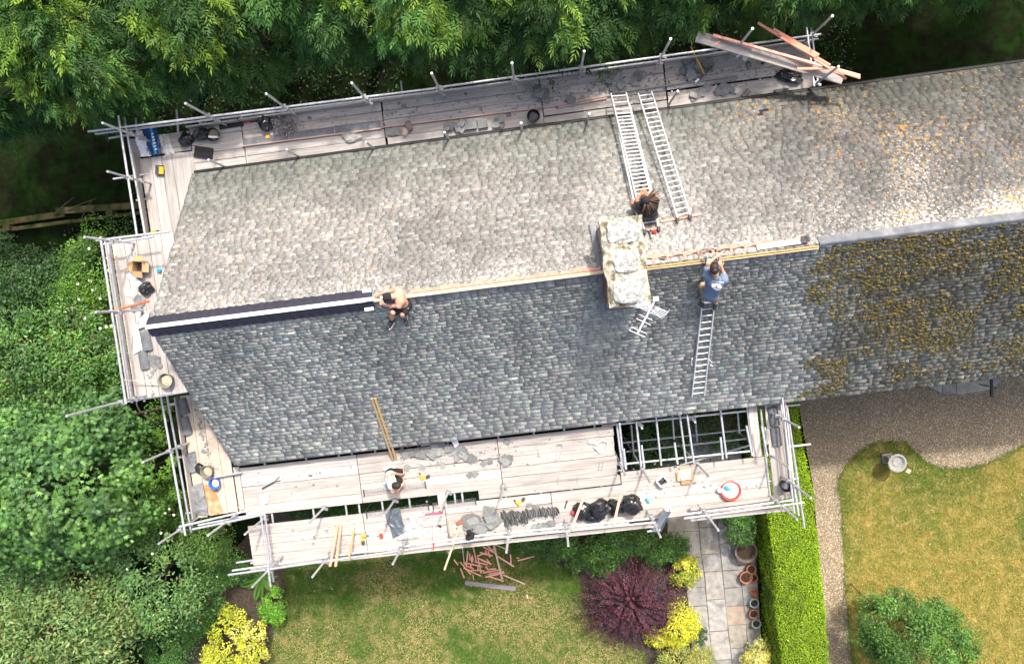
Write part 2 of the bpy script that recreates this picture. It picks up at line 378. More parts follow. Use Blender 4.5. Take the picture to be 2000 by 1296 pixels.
# stone step at the drive
stp = [(1802, 757), (1825, 762), (1842, 769), (1880, 769), (1925, 762), (1945, 754), (1962, 738), (1975, 700), (1780, 722)]
step = empty('stone_step', at(1880, 750, 0), 'low grey stone doorstep with chamfered ends against the house wall by the drive', 'step')
for a_, b_ in ((0, 1), (1, 2), (2, 3)):
    xs = [1795, 1841, 1868, 1985]
    x0, x1 = xs[a_]+.5, xs[b_]-.5
    pl = [(x, y) for x, y in ((x0, 690), (x1, 690), (x1, np.interp(x1, [1795, 1842, 1880, 1925, 1945, 1962], [745, 769, 769, 762, 754, 738])), (min(max(1842, x0), x1), np.interp(min(max(1842, x0), x1), [1795, 1842, 1880, 1925, 1945, 1962], [745, 769, 769, 762, 754, 738])), (x0, np.interp(x0, [1795, 1842, 1880, 1925, 1945, 1962], [745, 769, 769, 762, 754, 738])))]
    pp = []
    for q in pl:
        if not pp or abs(q[0]-pp[-1][0])+abs(q[1]-pp[-1][1]) > .3: pp.append(q)
    if a_ == 2: pp = [(x0, 690), (1985, 690), (1962, 738), (1945, 754), (1925, 762), (1880, 769), (x0, 769)]
    obj('flagstone', prism([at(x, y, .12)[:2] for x, y in pp], 0, .12+.004*a_), m_flag, parent=step)

# ================================================================== house
house = empty('house', H(3, 0, 0), 'long stone house with an old slate roof under repair', 'house')
m_wall = mat('rubble stone wall', (.30, .28, .245), .9, .3, 6, .7, 14, col2=(.20, .18, .15))
m_under = mat('roof underlay', (.03, .028, .026), .9, .3, 10)
WV = HALF-.28; UW = UG+.16
def hp(u, v, z): return tuple(H(u, v, z))
GZ = RZ - .10
V = [hp(UW, -WV, 0), hp(UE, -WV, 0), hp(UE, WV, 0), hp(UW, WV, 0), hp(UW, -WV, EZ+.02), hp(UE, -WV, EZ+.02), hp(UE, WV, EZ+.02), hp(UW, WV, EZ+.02), hp(UW, 0, GZ-.05), hp(UE, 0, GZ-.05)]
obj('wall', (V, [(0, 1, 5, 4), (2, 3, 7, 6), (3, 0, 4, 8, 7), (1, 2, 6, 9, 5)]), m_wall, house)
A = math.atan2(RISE, HALF); CA, SA = math.cos(A), math.sin(A); SL = math.hypot(RISE, HALF)
def RP(u, s, h, side):
    u = np.asarray(u, float); s = np.asarray(s, float); v = side*(HALF - s*CA + h*SA); z = EZ + s*SA + h*CA
    return np.stack([AX[0]*u+NV[0]*(v+V0), AX[1]*u+NV[1]*(v+V0), z+0*u], -1)
roof = None
Vd = []
for side in (1, -1):
    for u, s in ((UG+.03, 0), (UE, 0), (UE, SL-.05), (UG+.03, SL-.05)): Vd.append(RP(u, s, -.02, side))
    for u, s in ((UG+.03, 0.02), (UE, 0.02), (UE, SL-.1), (UG+.03, SL-.1)): Vd.append(RP(u, s, -.09, side))
Fd = []
for b in (0, 8): Fd += [tuple(i+b for i in f) for f in QB]
roof = obj('roof', (Vd, Fd), m_under, house)
# --- slates
def slate_layout(side):
    out = []
    s = -.05; g0, g1 = (.145, .082) if side < 0 else (.140, .072)
    while s < SL-.06:
        t = max(0, s)/SL; g = g0 + (g1-g0)*min(1, t*1.15); wm = (.215 - .062*t) if side < 0 else (.225-.085*t)
        u = UG - .02 + rng.uniform(-.1, 0)
        while u < UE:
            w_ = wm*rng.uniform(.55, 1.6)
            if rng.random() < .03: w_ *= 1.5
            u1 = u + w_
            ua = max(u, UG-.015+rng.uniform(-.012, .012))
            if u1 - ua > .04: out.append((ua+.001, min(u1, UE)-.001, s, g, t))
            u = u1
        s += g
    return np.array(out)
def slate_mesh(L, side):
    n = len(L); u0, u1, s0, g, t = L.T
    dj = rng.normal(0, .005, n); sk = rng.normal(0, .004, n); lift = np.abs(rng.normal(0, .003, n)); th = rng.uniform(.012, .018, n)*(1.0 if side < 0 else .62)
    wd = u1-u0; cu = np.minimum(.35*wd, rng.uniform(.002, .016, n)); cs = np.minimum(.4*g, rng.uniform(.002, .014, n)*(1.0 if side < 0 else .5))
    cu2 = np.minimum(.35*wd, rng.uniform(.002, .016, n)); cs2 = np.minimum(.4*g, rng.uniform(.002, .014, n)*(1.0 if side < 0 else .6))
    sb = s0 + dj; st = s0 + g + .035
    U = np.stack([u0+cu, u1-cu2, u1, u1, u0, u0], 1); Sx = np.stack([sb-sk, sb+sk, sb+sk+cs2, st, st, sb-sk+cs], 1)
    frac = np.clip((Sx-s0[:, None])/(g+.035)[:, None], -.2, 1); h = (th+lift+.010)[:, None]*(1-frac) + .004
    T = RP(U, Sx, h, side); B = RP(U, Sx, h-th[:, None]-.012, side)
    return np.concatenate([T, B], 1)                  # n,12,3
SF = np.array([(0, 1, 2, 5), (5, 2, 3, 4), (0, 6, 7, 1), (1, 7, 8, 2), (2, 8, 9, 3), (4, 10, 11, 5), (5, 11, 6, 0)])
def slate_cols(L, side):
    n = len(L); uc = (L[:, 0]+L[:, 1])/2; s = L[:, 2]; t = L[:, 4]; P = np.c_[uc, s, np.zeros(n)+side*9]
    n1 = SN(.9, 21)(P); n2 = SN(2.4, 22)(P); n3 = SN(.5, 23)(P); n4 = SN(5.0, 24)(P*np.array([1.6, .25, 1])); n5 = SN(5.5, 25)(P)
    soft = lambda p: .55*p+.45*p.mean(0)
    if side < 0:
        pal = 1.6*np.array([(.137, .137, .130), (.140, .154, .136), (.145, .126, .126), (.115, .113, .110), (.170, .184, .160), (.210, .212, .188)])
        c = soft(pal)[rng.choice(6, n, p=[.30, .22, .20, .16, .08, .04])]*rng.lognormal(0, .125, (n, 1))*(1+.13*n1+.12*n2+.07*n4+.08*n5)[:, None]
        c *= (.90+.25*np.clip(1-t*1.6, 0, 1))[:, None]*np.array([(1.74, 1.72, 1.60)])
        right = 1/(1+np.exp(-(uc-6.2-.35*n2)*3.0)); c *= (1-.34*right)[:, None]
        lf = np.zeros((n, 3)); lf[:, 0] = .05+.10*right; lf[:, 1] = .16+.05*n2+.1*np.clip((t-.85)*5, 0, 1)+.10*right; lf[:, 2] = right*(.42+.08*n2+.06*n5)
    else:
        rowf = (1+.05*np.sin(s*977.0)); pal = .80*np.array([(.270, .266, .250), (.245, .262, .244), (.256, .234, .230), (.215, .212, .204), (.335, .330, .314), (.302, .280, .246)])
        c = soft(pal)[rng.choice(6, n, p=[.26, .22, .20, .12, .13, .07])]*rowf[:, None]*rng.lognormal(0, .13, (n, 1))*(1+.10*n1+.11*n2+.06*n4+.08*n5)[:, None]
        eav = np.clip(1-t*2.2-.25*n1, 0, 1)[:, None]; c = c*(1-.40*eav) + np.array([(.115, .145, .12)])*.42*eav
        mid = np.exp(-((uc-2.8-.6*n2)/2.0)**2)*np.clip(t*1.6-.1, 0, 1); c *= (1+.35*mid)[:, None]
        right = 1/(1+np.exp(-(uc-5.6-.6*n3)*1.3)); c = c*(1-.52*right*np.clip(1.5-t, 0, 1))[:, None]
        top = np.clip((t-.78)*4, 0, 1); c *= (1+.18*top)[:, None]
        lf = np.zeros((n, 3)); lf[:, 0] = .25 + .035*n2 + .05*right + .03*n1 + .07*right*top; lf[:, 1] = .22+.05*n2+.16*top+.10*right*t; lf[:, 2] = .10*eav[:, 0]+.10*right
    return np.clip(c, .02, .75), np.clip(lf, 0, .6)
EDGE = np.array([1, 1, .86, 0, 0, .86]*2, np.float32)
def slate_material():
    m = bpy.data.materials.new('slate'); m.use_nodes = True; t = m.node_tree; N = t.nodes; L = t.links; b = N['Principled BSDF']
    b.inputs['Roughness'].default_value = .72; b.inputs['Specular IOR Level'].default_value = .3
    g = N.new('ShaderNodeNewGeometry'); a = N.new('ShaderNodeAttribute'); a.attribute_name = 'col'; l = N.new('ShaderNodeAttribute'); l.attribute_name = 'lich'
    sp = N.new('ShaderNodeSeparateColor'); L.new(l.outputs['Color'], sp.inputs[0])
    def noise(sc, det=5, off=0.0):
        mp = N.new('ShaderNodeMapping'); mp.inputs['Location'].default_value = (off, off*.7, 0); L.new(g.outputs['Position'], mp.inputs[0])
        z = N.new('ShaderNodeTexNoise'); z.inputs['Scale'].default_value = sc; z.inputs['Detail'].default_value = det; z.inputs['Roughness'].default_value = .6; L.new(mp.outputs[0], z.inputs['Vector']); return z.outputs[0]
    def mrange(x, a0, a1, b0=0.0, b1=1.0):
        r = N.new('ShaderNodeMapRange'); r.inputs['From Min'].default_value = a0; r.inputs['From Max'].default_value = a1; r.inputs['To Min'].default_value = b0; r.inputs['To Max'].default_value = b1; L.new(x, r.inputs['Value']); return r.outputs[0]
    def add(x, y):
        k = N.new('ShaderNodeMath'); k.operation = 'ADD'; L.new(x, k.inputs[0]); L.new(y, k.inputs[1]); return k.outputs[0]
    def mix(f, c0, c1):
        x = N.new('ShaderNodeMix'); x.data_type = 'RGBA'; L.new(f, x.inputs[0]); L.new(c0, x.inputs[6])
        if isinstance(c1, tuple): x.inputs[7].default_value = (*c1, 1)
        else: L.new(c1, x.inputs[7])
        return x.outputs[2]
    vm = N.new('ShaderNodeVectorMath'); vm.operation = 'SCALE'; L.new(a.outputs['Color'], vm.inputs[0]); L.new(mrange(noise(30, 10), .3, .7, .58, 1.42), vm.inputs['Scale'])
    c = vm.outputs[0]
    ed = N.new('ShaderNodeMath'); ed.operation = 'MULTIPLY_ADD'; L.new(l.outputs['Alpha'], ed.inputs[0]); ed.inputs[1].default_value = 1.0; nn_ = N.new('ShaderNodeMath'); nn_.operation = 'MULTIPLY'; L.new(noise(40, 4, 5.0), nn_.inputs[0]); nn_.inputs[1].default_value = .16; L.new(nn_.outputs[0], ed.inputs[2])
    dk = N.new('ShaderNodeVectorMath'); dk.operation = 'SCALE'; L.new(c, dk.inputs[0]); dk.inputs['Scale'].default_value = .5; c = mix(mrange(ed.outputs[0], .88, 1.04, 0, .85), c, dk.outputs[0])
    c = mix(mrange(add(noise(11, 7, 3.1), sp.outputs[2]), .78, .98, 0, .8), c, (.105, .078, .026))
    c = mix(mrange(add(noise(19, 4, 9.7), sp.outputs[1]), .86, .98, 0, .85), c, (.52, .50, .45))
    c = mix(mrange(add(noise(10.5, 5, 17.3), sp.outputs[0]), .90, 1.0, 0, .9), c, (.50, .27, .045))
    L.new(c, b.inputs['Base Color'])
    bp = N.new('ShaderNodeBump'); bp.inputs['Strength'].default_value = .5; bp.inputs['Distance'].default_value = .012; L.new(noise(45, 5), bp.inputs['Height']); L.new(bp.outputs[0], b.inputs['Normal'])
    return m
MT['slate'] = slate_material()
allV, allC, allL, allA = [], [], [], []
hole = uv(1489, 222, 5.3)
for side in (1, -1):
    L_ = slate_layout(side)
    if side > 0:
        vv = HALF - L_[:, 2]*CA
        L_ = L_[~((np.abs((L_[:, 0]+L_[:, 1])/2-hole[0]) < .11) & (np.abs(vv-.06-hole[1]) < .10))]
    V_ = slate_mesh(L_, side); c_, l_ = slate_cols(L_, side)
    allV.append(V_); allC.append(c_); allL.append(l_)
    pc = V_[:, :6].mean(1); dep = (CAMZ-pc[:, 2]); area = (L_[:, 1]-L_[:, 0])*L_[:, 3]/dep**2
    px_ok = (np.abs(pc[:, 0]) < 13.0*dep/18) ; area[~px_ok] = 0; allA.append(area)
SV = np.concatenate(allV); SC = np.concatenate(allC); SLi = np.concatenate(allL); SAr = np.concatenate(allA)
big = np.argsort(-SAr)[:300]; msk = np.ones(len(SV), bool); msk[big] = False
def slates_obj(name, idx, parent, **k):
    V_ = SV[idx].reshape(-1, 3); n_ = len(idx); F_ = (np.arange(n_)[:, None, None]*12 + SF[None]).reshape(-1, 4)
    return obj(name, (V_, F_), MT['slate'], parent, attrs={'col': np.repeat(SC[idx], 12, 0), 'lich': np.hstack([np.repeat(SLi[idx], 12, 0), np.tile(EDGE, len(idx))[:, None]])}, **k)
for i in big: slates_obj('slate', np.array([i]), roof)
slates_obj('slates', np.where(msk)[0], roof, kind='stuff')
# --- moss cushions on the unrepaired right-hand stretch
nm = 8000; u_ = rng.uniform(5.7, 13.6, nm*4); s_ = rng.uniform(.05, SL-.05, nm*4); P = np.c_[u_, s_, 0*u_]
k = SN(1.6, 61)(P)*.5 + SN(4.2, 62)(P)*.6 + SN(11., 64)(P)*.35 + np.clip((u_-6.6-.4*SN(1.2, 63)(P))*.8, -1.5, .25) - .4*np.clip(s_/SL-.8, 0, 1); ok = np.where(k + rng.normal(0, .16, len(k)) > .30)[0][:nm]
u_, s_ = u_[ok], s_[ok]; nm = len(ok); r = rng.uniform(.014, .042, nm)*rng.uniform(.6, 1.2, nm)
cV, cF = ICO[1]; C_ = RP(u_, s_, np.full(nm, .02), -1)
V = C_[:, None, :] + cV[None]*np.stack([r*rng.uniform(.9, 1.7, nm), r*rng.uniform(.8, 1.2, nm), r*.55], 1)[:, None, :]*(1+rng.normal(0, .16, (nm, len(cV), 1)))
pal = np.array([(.175, .122, .028), (.12, .09, .026), (.22, .15, .032), (.085, .076, .028), (.11, .105, .05)]); c = pal[rng.choice(5, nm)]*rng.uniform(.6, 1.4, (nm, 1))
MT['moss'] = mat('moss', (1, 1, 1), .95, .35, 60, .8, 90, attr=True)
F = (np.arange(nm)[:, None, None]*len(cV) + np.array(cF)[None]).reshape(-1, 3)
obj('moss', (V.reshape(-1, 3), F), MT['moss'], roof, attrs={'col': np.repeat(c, len(cV), 0)}, kind='stuff')
# --- eaves
for side, nm_ in ((1, 'north'), (-1, 'south')):
    p0, p1 = RP(UG+.02, -.0, -.10, side), RP(UE, -.0, -.10, side)
    obj('fascia', obox(p0-np.array([0, 0, .14]), p1-np.array([0, 0, .14]), .03, .13), MT['old_wood'], house)
p0, p1 = H(UG+.02, HALF+.10, EZ-.12), H(UE, HALF+.10, EZ-.12)
obj('gutter', tube(p0, p1, .055, 10), MT['black'], house)
# chimney
CZ = 8.9
cu0, cv1 = uv(1170, 430, CZ); cu1, _ = uv(1258, 470, CZ); _, cv0 = uv(1187, 603, CZ)
chim = obj('chimney', ([hp(u, v, z) for z in (6.3, CZ-.12) for u, v in ((cu0+.07, cv0+.07), (cu1-.06, cv0+.07), (cu1-.06, cv1-.06), (cu0+.07, cv1-.06))], QB), m_wall, house)
m_cap = mat('lichened mortar capping', (.42, .385, .30), .95, .5, 12, 1.0, 30, col2=(.15, .125, .075), c2t=(.48, .60))
m_flue = mat('pale mortar capping', (.30, .305, .28), .95, .5, 22, 1.0, 30, col2=(.50, .50, .46), c2t=(.46, .58))
nx, ny = 26, 56; V = []
for j in range(ny+1):
    for i in range(nx+1): V.append(H(cu0+(cu1-cu0)*i/nx, cv0+(cv1-cv0)*j/ny, CZ))
V = np.array(V); jj, ii = np.divmod(np.arange(len(V)), nx+1); ed = np.minimum(np.minimum(ii, nx-ii)/5, np.minimum(jj, ny-jj)/5).clip(0, 1)
V[:, 2] += .05*ed + .022*SN(9, 71)(V) + .022*SN(30, 72)(V)
V[:, 0] += .018*SN(8, 73)(V)*(ed < .3); V[:, 1] += .018*SN(8, 74)(V)*(ed < .3)
F = [(j*(nx+1)+i, j*(nx+1)+i+1, (j+1)*(nx+1)+i+1, (j+1)*(nx+1)+i) for j in range(ny) for i in range(nx)]
rim = [j*(nx+1) for j in range(ny, 0, -1)] + list(range(nx)) + [j*(nx+1)+nx for j in range(ny)] + [ny*(nx+1)+i for i in range(nx, 0, -1)]
nb = len(V); V = np.vstack([V, V[rim]-np.array([0, 0, .17])]); F += [(rim[k], nb+k, nb+(k+1) % len(rim), rim[(k+1) % len(rim)]) for k in range(len(rim))]
obj('capping', (V, F), m_cap, chim)
for px, py, rx, ry, sd_ in ((1215, 453, .36, .25, 1), (1222, 508, .31, .25, 2), (1230, 566, .37, .30, 3)):
    p = at(px, py, CZ+.05); b = blob((0, 0, 0), 1, 1, 1, .10, 2.6, sd_+40, 4); Vb = b[0]
    Vb = np.sign(Vb)*np.abs(Vb)**.62*np.array([rx*.92, ry*.95, .06]); ca, sa = math.cos(TH), math.sin(TH)
    Vb = Vb @ np.array([[ca, sa, 0], [-sa, ca, 0], [0, 0, 1]]); Vb = Vb + p + .022*SN(14, sd_)(Vb)[:, None]*np.array([(.6, .6, 1)]) + .013*SN(40, sd_+4)(Vb)[:, None]*np.array([(.6, .6, 1)])
    obj('flue_capping', (Vb, b[1]), m_flue, chim)
obj('lead_flashing', obox(H(cu0-.02, cv0-.12, roofz(cv0)+.02), H(cu0-.02, -.05, RZ+.0), .10, .012), MT['lead'], chim)
obj('lead_flashing', obox(H(cu0-.02, cv1+.12, roofz(cv1)+.02), H(cu0-.02, .05, RZ+.0), .10, .012), MT['lead'], chim)
obj('lead_flashing', obox(H(cu0, cv0-.06, roofz(cv0-.06)+.06), H(cu1, cv0-.06, roofz(cv0-.06)+.06), .09, .012), MT['lead'], chim)
obj('rusty_strip', obox(H(cu0+.045, cv0+.1, roofz(cv0)+.28), H(cu0+.045, .02, RZ+.33), .03, .07), mat('rusty strip', (.26, .12, .07), .9, .3, 10), chim)
# ridge: membrane on the left stretch
def ridge_u(px, py): return uv(px, py, RZ+.05)[0]
ua, ub = UG-.03, ridge_u(727, 582); nx = 180; V = []; prof = [(-.30, -.19), (-.20, -.105), (-.09, -.012), (0, .02), (.09, -.012), (.20, -.105), (.30, -.19)]
for i in range(nx+1):
    u = ua+(ub-ua)*i/nx
    for v, z in prof:
        e = abs(v) > .28; wob = (.018*math.sin(u*13)+.014*math.sin(u*31+v*9)) if e else 0
        V.append(H(u, (v+math.copysign(wob, v))*.72, RZ+.062+(z*.78)+(.012*math.sin(u*29+v*20) if abs(v) > .15 else 0)))
np_ = len(prof); F = [(i*np_+k, (i+1)*np_+k, (i+1)*np_+k+1, i*np_+k+1) for i in range(nx) for k in range(np_-1)]
memb = obj('ridge_membrane', (V, F), MT['membrane'], house, smooth=True)
obj('white_strip', obox(H(ua-.02, .0, RZ+.082), H(ub, .0, RZ+.082), .088, .012), MT['white'], memb)
for du, dv in ((-.12, .20), (-.12, -.205), (-.04, 0)):
    obj('white_strip', obox(H(ub+du-.1, dv, RZ+.10-abs(dv)*.72), H(ub+du+.1, dv, RZ+.10-abs(dv)*.72), .07, .015), MT['white'], memb)
# ridge: bare batten and felt between the membrane and the chimney
uc = ridge_u(800, 573)
obj('ridge_batten', obox(H(ub+.02, -.03, RZ+.03), H(cu0+.05, -.03, RZ+.03), .075, .05), MT['wood'], roof)
V = []; nx = 60
for i in range(nx+1):
    u = uc+(cu0-uc)*i/nx
    for v, z in ((.02, .072), (.10+.025*math.sin(u*9)+.02*math.sin(u*23), .012)): V.append(H(u, v, RZ+z+.008*math.sin(u*17)))
obj('orange_felt', (V, [(2*i, 2*i+2, 2*i+3, 2*i+1) for i in range(nx)]), MT['orange_mem'], roof)
# top course of shouldered slates under the ridge
def top_course(u0, u1, name):
    u = u0
    while u < u1-.05:
        w_ = rng.uniform(.14, .26); h_ = rng.uniform(.17, .22); s1 = SL-.045; s0 = s1-h_
        q = [RP(x, s, hh, -1) for x, s, hh in ((u+.02, s0, .040), (u+w_-.02, s0+rng.normal(0, .01), .040), (u+w_-.004, s0+.03, .040), (u+w_-.004, s1, .03), (u+.004, s1, .03), (u+.004, s0+.03, .040))]
        V_ = np.array(q); V_ = np.vstack([V_, V_-np.array([0, 0, .018])]); n_ = 12; g_ = rng.uniform(.75, 1.25)
        obj(name, (V_, SF), MT['slate'], roof, attrs={'col': np.tile(np.array([(.235, .242, .238)])*g_, (n_, 1)), 'lich': np.tile([(.1, .25, .05, 0)], (n_, 1))})
        u += w_
top_course(ub+.15, cu0-.02, 'ridge_slate'); top_course(cu1+.05, ridge_u(1600, 482), 'ridge_slate')
# ridge: open stretch right of the chimney
ue_ = ridge_u(1602, 480)
for dv, dz in ((-.095, .005), (-.05, .03)):
    obj('ridge_batten', obox(H(cu1+.02, dv, RZ+dz-.02), H(ue_-.02, dv, RZ+dz-.02), .034, .03), MT['ybatten'], roof)
V = []; nx = 90
for i in range(nx+1):
    u = cu1+.02+(ue_-.25-cu1)*i/nx
    for v, z in ((.13+.012*math.sin(u*19), -.06), (.19+.03*math.sin(u*8)+.02*math.sin(u*27), -.105)): V.append(H(u, v, RZ+z+.03+.012*math.sin(u*23+v)))
obj('orange_felt', (V, [(2*i, 2*i+2, 2*i+3, 2*i+1) for i in range(nx)]), MT['orange_mem'], roof)
for k in range(11):
    u = cu1+.3+(ue_-cu1-.5)*k/10+rng.uniform(-.06, .06)
    obj('felt_tab', obox(H(u, .02, RZ-.01), H(u+rng.uniform(-.06, .06), .17, RZ-.045), .05, .012), MT['orange_mem'], roof)
for k in range(26):
    u = cu1+.12+(ue_-cu1-.35)*rng.random(); v = rng.uniform(-.0, .11); wq = rng.uniform(.05, .14)
    obj('broken_mortar', blob(H(u, v, RZ-.06), wq, wq*.45, .04, .2, 3, k, 1), m_under if k % 3 else MT['stone'], roof)
u0, u1 = ridge_u(1480, 486), ridge_u(1572, 470)
obj('white_sheet', sheet(H(u0, .03, RZ+.02), H(u1, .05, RZ+.03), H(u1, .17, RZ-.03), H(u0, .13, RZ-.02), 26, 6, .025, 9, 81), MT['paper'], roof)
obj('white_sheet', sheet(H(u1-.08, .06, RZ+.06), H(u1+.1, .06, RZ+.06), H(u1+.1, .2, RZ), H(u1-.08, .2, RZ), 8, 6, .04, 14, 82), MT['dark'], roof)
# ridge: old lead roll on the right
u = ue_
while u < UE:
    u1 = min(u+1.95, UE); V = []; nx = 16; pr = [(-.085, -.08), (-.055, -.05), (-.028, -.012), (0, .0), (.028, -.012), (.06, -.05), (.15, -.115)]
    for i in range(nx+1):
        x = u+(u1-u)*i/nx
        for v, z in pr: V.append(H(x+.004, v, RZ+z+.045+.006*math.sin(x*9+v*30)))
    np_ = len(pr); obj('lead_ridge', (V, [(i*np_+k, (i+1)*np_+k, (i+1)*np_+k+1, i*np_+k+1) for i in range(nx) for k in range(np_-1)]), MT['lead'], roof, smooth=True)
    u = u1+.004

# ================================================================== scaffolding
DT, DM, DL = 4.72, 6.5, 4.6
RT = .029
def T_(par, name, a, b, r=RT):
    return obj(name, tube(at(*a), at(*b), r), MT['steel'], par)
def standard(par, px, py, ztop, joint=None, foot=0.0):
    """upright pole given by the picture place of its top; couplers where the rails cross it"""
    p = at(px, py, ztop); o = obj('standard', tube((p[0], p[1], foot), p, RT), MT['steel'], par)
    for zj in (joint or []):
        obj('coupler', join(box((p[0], p[1], zj-.045), .125, .10, .09, TH+rng.uniform(-.2, .2)), box((p[0]+.05, p[1]-.03, zj-.03), .06, .12, .06, TH+1.2)), MT['coupler'], o)
    return o
def brd(par, u0, u1, v, z, wd=.218, th=.038, m=None, name='board'):
    """scaffold board along the house; iron bands at its ends"""
    o = obj(name, obox(H(u0, v+rng.normal(0, .003), z-th+rng.normal(0, .002)), H(u1, v+rng.normal(0, .005), z-th+rng.normal(0, .003)), wd, th), m or MT['board'], par)
    return o
def brdv(par, u, v0, v1, z, wd=.218, th=.038, m=None, name='board'):
    return obj(name, obox(H(u+rng.normal(0, .003), v0, z-th+rng.normal(0, .002)), H(u+rng.normal(0, .004), v1, z-th+rng.normal(0, .003)), wd, th), m or MT['board'], par)
# ---------------- along the tree-side eave
sc = empty('scaffold', H(-1.5, 4.6, 0), 'long shaded scaffold platform along the tree-side eave', 'scaffold')
uL = uv(372, 280, DT)[0]; uR = uv(1590, 150, DT)[0]
js = [uL] + [uv(x, y, DT)[0] for x, y in ((472, 250), (747, 225), (1056, 190), (1299, 160))] + [uR]
vo = uv(900, 180, DT)[1]; v_in = HALF+.14; rw = (vo-v_in)/5
for k in range(len(js)-1):
    for r_ in range(5):
        v = v_in + rw*(r_+.5) + .015
        if r_ == 0 and k in (3,): v -= .02
        u0, u1 = js[k]+.012, js[k+1]-.012
        if r_ == 0 and k == 4: continue
        if r_ == 0 and k == 2: u0 += .04; u1m = uv(868, 262, DT)[0]; brd(sc, u0, u1m-.02, v, DT, rw-.012); u0 = u1m+.02
        if r_ == 1 and k == 4: v -= .05
        brd(sc, u0+rng.uniform(0, .03), u1, v, DT, rw-rng.uniform(.006, .014))
    brd(sc, js[k]+.02, js[k+1]-.03, vo+.03, DT+.20, .038, .2, name='toe_board')
brd(sc, js[4]+.02, uR, v_in+rw*.45, DT, rw*.9)
for a, b, z in (((172, 257), (870, 170), DT+1.0), ((850, 171.5), (1603, 67), DT+1.02), ((186, 261.5), (880, 175), DT+.52), ((860, 178), (1598, 76), DT+.54)):
    T_(sc, 'guard_rail', (*a, z), (*b, z))
for x, y in ((200, 240), (362, 202), (520, 183), (687, 162), (843, 143), (1000, 123), (1141, 100), (1310, 76), (1470, 56), (1626, 31)):
    standard(sc, x, y, 6.85, (DT+1.0, DT+.52))
for x, y in ((407, 312), (560, 292), (715, 277), (868, 258), (1018, 240), (1151, 222), (1324, 178)): standard(sc, x, y, 5.75)
standard(sc, 1638, 130, 6.6, (DT+.6,))
for x, y0, y1 in ((265, 230, 262), (345, 214, 262), (783, 158, 176), (1100, 110, 140)): T_(sc, 'transom', (x, y0, DT-.1), (x+6, y1+40, DT-.1))
for u in np.linspace(uL+.3, uR-.2, 15):
    obj('transom', tube(H(u, v_in-.12, DT-.075), H(u, vo+.16, DT-.075), RT), MT['steel'], sc)
for v in (v_in-.03, vo+.10): obj('ledger', tube(H(uL, v, DT-.15), H(uR+.1, v, DT-.15), RT), MT['steel'], sc)
for v in (vo+.10,): obj('ledger', tube(H(uL, v, 2.5), H(uR+.1, v, 2.5), RT), MT['steel'], sc)
T_(sc, 'guard_rail', (1575, 54, DT+1.02), (1590, 168, DT+1.02)); T_(sc, 'guard_rail', (1584, 54, DT+.54), (1598, 168, DT+.54))
# ---------------- upper corner of the gable
sc2 = empty('scaffold', H(-9.6, 3.6, 0), 'corner of scaffold with upright boards where tree-side eave meets the gable', 'scaffold')
uo = uv(276, 330, DT)[0]; ui = uL + .05; nb_ = 5; bw = (UG-.02-uo)/nb_
vT = uv(300, 305, DT)[1]; vB = uv(330, 462, DT)[1]
for k in range(nb_):
    brdv(sc2, uo+bw*(k+.5), vB, vT+rng.uniform(-.03, .03), DT+.005, bw-.012)
ux = uo+bw*nb_
for r_ in range(4): brd(sc2, uo-.05, uL-.01, vT+.03+(vo-vT-.05)/4*(r_+.5), DT-.002, (vo-vT-.05)/4-.01)
brdv(sc2, uo-.06, uv(262, 300, DT)[1], vB, DT+.2, .038, .2, name='toe_board')
brdv(sc2, uo-.12, uv(262, 270, DT)[1], uv(290, 345, DT)[1], DT-.03, .2)
T_(sc2, 'guard_rail', (231, 226, DT+1.05), (268, 462, DT+1.05)); T_(sc2, 'guard_rail', (243, 230, DT+.55), (284, 462, DT+.55))
standard(sc2, 210, 335, 6.6, (DT+1.0, DT+.5))
for a, b in (((212, 270), (300, 255)), ((221, 349.5), (300, 338))): T_(sc2, 'transom', (*a, DT+.2), (*b, DT-.05))
for v in (vB+.1, (vB+vT)/2): obj('transom', tube(H(uo-.3, v, DT-.07), H(UG+.1, v, DT-.07), RT), MT['steel'], sc2)
# ---------------- raised platform round the gable peak
sc3 = empty('scaffold', H(-9.5, .1, 0), 'raised scaffold platform around the gable peak crowded with materials', 'scaffold')
uo3 = uv(240, 620, DM)[0]; vt3 = uv(290, 462, DM)[1]; vb3 = uv(320, 772, DM)[1]; n3_ = 5; bw = (UG+.05-uo3)/n3_
for k in range(n3_):
    brdv(sc3, uo3+bw*(k+.5), vb3+rng.uniform(-.02, .02), vt3+rng.uniform(-.02, .03), DM, bw-.012)
brdv(sc3, uo3-.04, vb3-.04, vt3, DM+.2, .038, .2, name='toe_board')
T_(sc3, 'guard_rail', (196, 462, DM+1.0), (246, 788, DM+1.0)); T_(sc3, 'guard_rail', (209, 470, DM+.5), (258, 786, DM+.5))
T_(sc3, 'guard_rail', (188, 469.5, DM+1.0), (332, 452, DM+1.0)); T_(sc3, 'guard_rail', (203, 477, DM+.5), (300, 462, DM+.5))
T_(sc3, 'transom', (244, 784, DM-.05), (366, 764, DM-.05)); T_(sc3, 'transom', (212, 480, DM-.1), (340, 463, DM-.1)); T_(sc3, 'transom', (224, 537, DM-.1), (300, 526, DM-.1))
standard(sc3, 165, 463, 8.35, (DM+1.0,)); standard(sc3, 187, 609.5, 8.3, (DM+1.0,)); standard(sc3, 130, 812, 9.35, (DM+1.0, DM+.5))
for u in (uo3+.15,): obj('ledger', tube(H(u, vb3-.1, DM-.12), H(u, vt3+.1, DM-.12), RT), MT['steel'], sc3)
